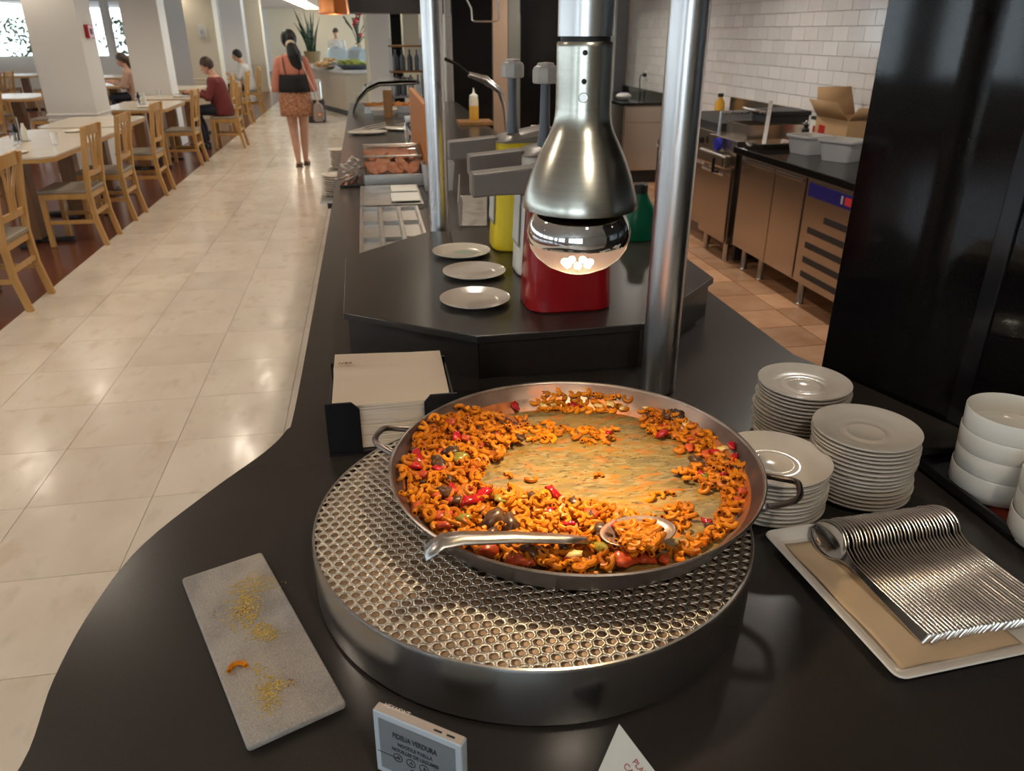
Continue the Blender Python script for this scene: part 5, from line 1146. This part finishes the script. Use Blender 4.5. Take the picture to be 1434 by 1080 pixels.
for u, v, l in ((472, 80, 'left glass dome on the far buffet'), (500, 82, 'middle glass dome on the far buffet'), (520, 84, 'right glass dome on the far buffet')):
    q = atz(u, v + 6, .886); t = thing('glass_dome', l, 'dome', (q.x, q.y + .3, .8865)); MB().lathe([(.30, 0), (.30, .16), (.24, .30), (.12, .37), (0, .39)], n=28).build('dome', mat('blue_glass', (.75, .88, .95), .04, trans=.8, ior=1.1), t); MB().ball((0, 0, .41), .03, 8).build('knob', K['chrome'], t); MB().lathe([(0, .001), (.33, .001), (.33, .02), (0, .02)], n=28).build('base', K['steel'], t)
q = atz(438, 83, .886); py = 22.5; q = aty(438, 82, py)
pot = thing('potted_plant', 'tall snake plant in a tan pot beside the far buffet', 'plant', (q.x, py, .886)); MB().lathe([(0, 0), (.17, 0), (.22, .28), (.20, .28), (.19, .24), (0, .24)], n=20).build('pot', K['pot'], pot)
for k in range(16):
    a_ = rnd.uniform(0, 6.28); hgt = rnd.uniform(.6, 1.05); sp_ = rnd.uniform(.1, .38); r0 = rnd.uniform(0, .1); w0 = .045
    m = MB(); R_ = []
    for i in range(7):
        s = i / 6; rr_ = r0 + sp_ * s ** 1.6; w_ = w0 * (1 - s ** 2.2) + .002; cx_, cy_ = rr_ * math.cos(a_), rr_ * math.sin(a_); px_, py_ = -math.sin(a_ + .7), math.cos(a_ + .7)
        R_.append([(cx_ + px_ * w_, cy_ + py_ * w_, .24 + hgt * s), (cx_, cy_, .245 + hgt * s), (cx_ - px_ * w_, cy_ - py_ * w_, .24 + hgt * s)])
    for A_, B_ in zip(R_, R_[1:]): m.add(A_ + B_, [(0, 1, 4, 3), (1, 2, 5, 4)])
    m.build('leaf', K['leaf'], pot, solid=.006, ang=80)
q = aty(440, 125, 16.5); tst = thing('steel_toaster', 'steel toaster on a small stand left of the far buffet', 'toaster', (q.x - .05, 16.5, 0)); MB().bx(-.22, .22, -.2, .2, .0, .40).build('stand', K['black_matte'], tst, bev=.02); MB().bx(-.25, .2, -.2, .2, .4005, .78).build('body', K['steel'], tst, bev=.05)
fl = thing('flower_vase', 'vase of red flowers and dark foliage behind the glass domes', 'flowers', tuple(aty(503, 82, 24.3).xy) + (.8865,)); MB().lathe([(0, 0), (.10, 0), (.14, .2), (.08, .45), (.07, .45), (0, .1)], n=18).build('vase', K['pot'], fl)
for k in range(18):
    a_ = rnd.uniform(0, 6.28); r = rnd.uniform(.05, .45); z = .6 + rnd.uniform(0, .6); MB().tube([(0, 0, .4), (r * .4 * math.cos(a_), r * .4 * math.sin(a_), .4 + (z - .4) * .6), (r * math.cos(a_), r * math.sin(a_), z)], [.012, .012, .03], 6).build('stem', K['leaf'], fl)
    if k % 2 == 0: MB().ball((r * math.cos(a_), r * math.sin(a_), z + .03), .085, 8, (1, 1, .7)).build('bloom', K['redbox'], fl)
# ================================================================== PEOPLE
def ering(cx, cy, cz, rx, ry, n=20, pw=1.0):
    return [(cx + rx * math.copysign(abs(math.cos(2 * PI * k / n)) ** pw, math.cos(2 * PI * k / n)), cy + ry * math.copysign(abs(math.sin(2 * PI * k / n)) ** pw, math.sin(2 * PI * k / n)), cz) for k in range(n)]
def limb(m, pts, rs, n=12):
    m.tube(pts, rs, n)
    for p, r in zip(pts, rs): m.ball(p, r, n)
def hand(m, w, d, s, up=Vector((0, 0, 1)), curl=.5):
    d = Vector(d).normalized(); w = Vector(w); side = d.cross(up).normalized(); dn = side.cross(d).normalized()
    limb(m, [w, w + d * .04, w + d * .075], [.026, .033, .032], 10)
    for k, (o, L) in enumerate(((-.027, .062), (-.009, .074), (.009, .078), (.027, .068))):
        b = w + d * .08 + side * o; p1 = b + d * L * .45 - dn * L * .10 * curl; p2 = p1 + (d * .7 - dn * curl).normalized() * L * .35; p3 = p2 + (d * .4 - dn * curl * 1.4).normalized() * L * .25
        limb(m, [b, p1, p2, p3], [.0095, .009, .0085, .007], 8)
    b = w + d * .025 - side * s * .03; limb(m, [b, b - side * s * .028 + d * .03, b - side * s * .03 + d * .062], [.013, .011, .009], 8)
def skin_mesh(name, m, mt, parent, voxel=.010, smooth=4):
    tmp = bpy.data.objects.new('tmp', m.mesh('tmp')); C.objects.link(tmp)
    r = tmp.modifiers.new('r', 'REMESH'); r.mode = 'VOXEL'; r.voxel_size = voxel; r.use_smooth_shade = True
    s = tmp.modifiers.new('s', 'SMOOTH'); s.iterations = smooth; s.factor = .5
    dg = bpy.context.evaluated_depsgraph_get(); me = bpy.data.meshes.new_from_object(tmp.evaluated_get(dg)); bpy.data.objects.remove(tmp)
    me.name = name; me.shade_smooth(); me.materials.clear(); return put(name, me, mt, parent)
def head(m, c, rot, sc=1):
    T = Matrix.Translation(c) @ rot.to_4x4() @ Matrix.Scale(sc, 4); q = MB()
    q.ball((0, 0, .02), .078, 18, (.93, 1.15, 1.25)); q.ball((0, .030, -.045), .056, 14, (1, 1, 1.05)); q.ball((0, .098, -.012), .012, 8, (1, 1.2, 1.7)); q.ball((0, .105, -.024), .012, 8)
    for s in (-1, 1): q.ball((s * .077, -.005, -.01), .018, 8, (.45, 1, 1.6)); q.ball((s * .03, .082, .014), .011, 8, (1.2, .5, .5))
    q.ball((0, .083, -.058), .016, 8, (1.4, .5, .45)); q.xf(T); m.add(q.v, q.f); return T
def face(parent, T):
    for s in (-1, 1):
        MB().ball((s * .03, .087, .008), .0095, 10, (1.2, .6, .7)).xf(T).build('eye', K['card'], parent); MB().ball((s * .03, .0925, .008), .0045, 8, (1, .5, 1)).xf(T).build('iris', K['ink'], parent)
        MB().tube([(s * .015, .094, .030), (s * .03, .095, .033), (s * .047, .086, .029)], .0035, 6).xf(T).build('eyebrow', K['hairbr'], parent)
    MB().tube([(-.022, .092, -.056), (0, .100, -.057), (.022, .092, -.056)], [.003, .006, .003], 8).xf(T).build('lips', mat('lips', (.45, .17, .14), .5), parent)
R3 = lambda x=0, y=0, z=0: Euler((x, y, z)).to_matrix()

# --- woman walking away down the aisle
wo = thing('person', 'woman in coral top and short patterned skirt walking away down the aisle', 'person', (-.915, 10.85, 0), math.radians(2))
m = MB()
m.loft([ering(0, 0, z, rx, ry) for z, rx, ry in ((.80, .15, .11), (.90, .175, .120), (.99, .165, .115), (1.10, .145, .10), (1.20, .150, .10), (1.30, .160, .09), (1.355, .11, .07), (1.375, .06, .055))])
limb(m, [(0, -.005, 1.34), (0, .01, 1.43)], [.056, .05]); T = head(m, Vector((-.005, .03, 1.518)), R3(.12, 0, .15))
limb(m, [(-.082, .0, .86), (-.068, .02, .50), (-.052, -.03, .28), (-.042, -.10, .085)], [.090, .060, .054, .034]); limb(m, [(.082, .0, .86), (.066, .09, .49), (.052, .08, .28), (.045, .05, .085)], [.090, .060, .054, .034])
limb(m, [(-.042, -.10, .07), (-.042, -.03, .045), (-.042, .06, .035)], [.034, .034, .028]); limb(m, [(.045, .05, .07), (.05, .12, .045), (.055, .20, .032)], [.034, .034, .028])
for s in (-1, 1):
    limb(m, [(s * .150, 0, 1.305), (s * .195, -.01, 1.09), (s * .15, .14, 1.0)], [.046, .038, .028]); hand(m, (s * .14, .165, .995), (-s * .35, .9, .0), s)
skin_mesh('body', m, K['skin'], wo, .0085, 3); face(wo, T)
def cloth(rings, name, mt, parent, ang=60): return MB().loft(rings, caps=False).build(name, mt, parent, solid=.006, ang=ang)
tp_ = cloth([ering(0, 0, z, rx, ry) for z, rx, ry in ((1.105, .164, .122), (1.16, .166, .122), (1.23, .172, .118), (1.30, .176, .106), (1.345, .135, .090), (1.362, .100, .080))], 'coral_top', K['coral'], wo)
for s in (-1, 1): MB().tube([(s * .145, 0, 1.315), (s * .175, -.005, 1.22), (s * .205, -.01, 1.10), (s * .222, .02, 1.0), (s * .226, .03, .93)], [.054, .054, .054, .056, .058], 14, caps=False).build('sleeve', K['coral'], wo, solid=.004, ang=80)
cloth([ering(0, 0, z, rx, ry) for z, rx, ry in ((.925, .196, .146), (1.0, .186, .138), (1.07, .182, .134), (1.13, .180, .134))], 'black_bodice', K['blackcloth'], wo)
cloth([ering(0, .01, z, rx + .006 * math.sin(z * 40), ry) for z, rx, ry in ((.635, .205, .172), (.70, .205, .166), (.80, .204, .156), (.89, .198, .148), (.945, .192, .144))], 'patterned_skirt', K['skirt'], wo)
for s in (-1, 1): MB().tube([(s * .08, -.130, 1.12), (s * .095, -.126, 1.22), (s * .10, -.108, 1.30), (s * .098, -.03, 1.365)], .006, 6).build('strap', K['blackcloth'], wo)
hm = MB(); hm.ball((0, -.010, .028), .094, 18, (1.05, 1.16, 1.22)); hm.v = [(x, y if y < .05 else .05, z if z > -.09 else -.09) for x, y, z in hm.v]; hm.xf(T)
hm.tube([T @ Vector(q) for q in ((0, -.085, .0), (.01, -.135, -.05), (.03, -.155, -.13), (.055, -.15, -.24), (.085, -.14, -.36))], [.045, .070, .088, .080, .018], 12); skin_mesh('hair', hm, K['hair'], wo, .010, 3)
MB().tube([tuple(T @ Vector((.045 * math.cos(a_), -.135 - .02 * math.sin(a_), -.025 + .042 * math.sin(a_)))) for a_ in [2 * PI * k / 16 for k in range(16)]], .018, 8, closed=True).build('scrunchie', K['napkin'], wo)
for p, s in (((-.042, -.03, 0), -1), ((.05, .12, 0), 1)): MB().prism([(p[0] + x, p[1] + y) for x, y in rrect(0, .01, .085, .24, .04)], .001, .016).build('sandal', K['sandal'], wo); MB().tube([(p[0] - .045, p[1] + .05, .016), (p[0], p[1] + .045, .082), (p[0] + .045, p[1] + .05, .016)], .012, 6, flat=.5).build('sandal_strap', K['sandal'], wo)
bg = thing('shoulder_bag', 'taupe shoulder bag on a cream strap at the walking woman\'s right hip', 'bag', (-.915 + .272, 10.83, .56))
bm2 = MB().loft([[(x, y, z) for x, y in rrect(0, 0, .14 * s, .10, .03)] for s, z in ((.7, .0), (1.0, .03), (1.0, .14), (.8, .20), (.5, .225))]); bm2.build('pouch', K['bag'], bg, bev=.01); MB().box((.02, -.052, .09), (.04, .006, .03)).build('clasp', K['copper'], bg)
MB().tube([(.02, -.03, .215), (-.03, -.06, .42), (-.09, -.14, .58), (-.155, -.09, .77), (-.155, .0, .82), (-.15, .09, .75), (-.06, .11, .45), (.0, .03, .22)], .011, 6, flat=.4).build('strap', K['napkin'], bg)

# --- seated figures: x right, y forward, then turned to face the table
def seated(loc, rz, label, shirt, trousers, hairm, look=-.35, voxel=.011, hair_long=False, lean=.10):
    t = thing('person', label, 'person', loc, rz); m = MB(); L = lean
    m.loft([ering(0, L * (z - .5) * 1.6, z, rx, ry) for z, rx, ry in ((.47, .16, .13), (.53, .18, .14), (.65, .165, .125), (.80, .18, .125), (.93, .19, .115), (1.0, .14, .09), (1.03, .06, .06))])
    nk = Vector((0, L * .9, 1.02)); limb(m, [nk, nk + Vector((0, .035, .07))], [.055, .05]); T = head(m, nk + Vector((0, .075, .135)), R3(look, 0, 0))
    for s in (-1, 1):
        limb(m, [(s * .09, .02, .55), (s * .12, .40, .535), (s * .12, .36, .30), (s * .12, .34, .09)], [.085, .065, .055, .04]); limb(m, [(s * .12, .34, .05), (s * .12, .46, .035)], [.038, .030])
        limb(m, [(s * .185, L * .75, .955), (s * .235, .16, .74), (s * .13, .36, .80)], [.055, .043, .032]); hand(m, (s * .12, .38, .805), (-s * .4, .85, .1), s)
    skin_mesh('body', m, K['skin'], t, voxel, 3); face(t, T)
    cl = MB(); cl.loft([ering(0, L * (z - .5) * 1.6, z, rx + .014, ry + .014) for z, rx, ry in ((.47, .17, .135), (.53, .19, .15), (.65, .180, .14), (.80, .188, .132), (.93, .192, .118), (.99, .155, .098), (1.015, .085, .078))])
    for s in (-1, 1): limb(cl, [(s * .185, L * .75, .955), (s * .237, .16, .74), (s * .165, .30, .785)], [.070, .060, .048])
    skin_mesh('shirt', cl, shirt, t, voxel, 3)
    tr_ = MB()
    for s in (-1, 1): limb(tr_, [(s * .09, .03, .56), (s * .12, .40, .54), (s * .12, .36, .30), (s * .12, .34, .12)], [.092, .078, .066, .056])
    tr_.ball((0, .02, .53), .15, 14, (1.2, .95, .55)); skin_mesh('trousers', tr_, trousers, t, voxel, 3)
    for s in (-1, 1): MB().prism([(s * .12 + x, .41 + y) for x, y in rrect(0, 0, .10, .27, .045)], .001, .075).build('shoe', K['black_matte'], t, bev=.02)
    hm = MB(); hm.ball((0, -.012, .034), .090, 18, (1.0, 1.15, 1.2)); hm.v = [(x, (y if y < .06 or z > .05 else .06), (z if z > -.045 else -.045) if y < .0 else max(z, .035 - .05 * (y < .03))) for x, y, z in hm.v]
    if hair_long: hm.tube([(0, -.08, .02), (0, -.115, -.08), (0, -.10, -.2)], [.07, .075, .05], 12)
    hm.xf(T); skin_mesh('hair', hm, hairm, t, .011, 2)
    return t
seated((-2.17, 12.95, 0), PI / 2, 'man with dark hair in a maroon sweater sitting at a table by the aisle', K['maroon'], K['navy'], K['hairbr'], -.35, .0095, lean=.08)
K['tan_cloth'] = mat('tan_cloth', (.45, .28, .20), .8); K['pale_cloth'] = mat('pale_cloth', (.62, .60, .56), .8)
seated((-4.12, 15.92, 0), PI / 2, 'brown-haired diner in a tan top seen between the first two columns', K['tan_cloth'], K['navy'], K['hairbr'], -.3, .014, True)
seated((-2.52, 18.6, 0), PI / 2, 'dark-haired diner in pale shirt far behind the man in maroon', K['pale_cloth'], K['navy'], K['hair'], -.1, .014)
chair(-2.5, 18.6, 0, 'far beech chair under the diner in the pale shirt')
make_table(-3.5, -2.8, 18.1, 19.1, 'far cream table in front of the diner in the pale shirt')
# staff member standing behind the far buffet
stf = thing('person', 'staff member standing behind the far buffet, only head and shoulders showing', 'person', (aty(470, 45, 25.6).x, 25.6, 0), PI)
m = MB(); m.loft([ering(0, 0, z, rx, ry) for z, rx, ry in ((.80, .17, .12), (.95, .17, .12), (1.15, .17, .115), (1.32, .19, .11), (1.42, .13, .08), (1.45, .06, .06))]); limb(m, [(0, 0, 1.43), (0, .01, 1.52)], [.055, .05]); T = head(m, Vector((0, .03, 1.60)), R3(-.2, 0, 0))
for s in (-1, 1): limb(m, [(s * .09, 0, .86), (s * .09, .01, .48), (s * .09, 0, .08)], [.09, .065, .04]); limb(m, [(s * .09, .0, .05), (s * .09, .12, .04)], [.04, .035]); limb(m, [(s * .19, 0, 1.36), (s * .24, .03, 1.1), (s * .2, .22, 1.0)], [.052, .042, .032]); hand(m, (s * .19, .24, 1.0), (-s * .3, .9, 0), s)
skin_mesh('body', m, K['skin'], stf, .014, 3); face(stf, T)
cl = MB(); cl.loft([ering(0, 0, z, rx + .015, ry + .015) for z, rx, ry in ((.78, .18, .13), (.95, .175, .125), (1.15, .175, .12), (1.32, .195, .115), (1.41, .14, .09), (1.435, .08, .075))])
for s in (-1, 1): limb(cl, [(s * .19, 0, 1.36), (s * .24, .03, 1.1), (s * .21, .16, 1.03)], [.066, .056, .046])
skin_mesh('tunic', cl, K['pale_cloth'], stf, .014, 3)
cl = MB()
for s in (-1, 1): limb(cl, [(s * .09, 0, .86), (s * .09, .01, .48), (s * .09, 0, .10)], [.10, .078, .06])
skin_mesh('trousers', cl, K['navy'], stf, .014, 3)
hm = MB(); hm.ball((0, -.012, .034), .090, 16, (1.0, 1.15, 1.2)); hm.v = [(x, y, max(z, .02 if y > 0 else -.05)) for x, y, z in hm.v]; hm.xf(T); skin_mesh('hair', hm, K['hairbr'], stf, .012, 2)
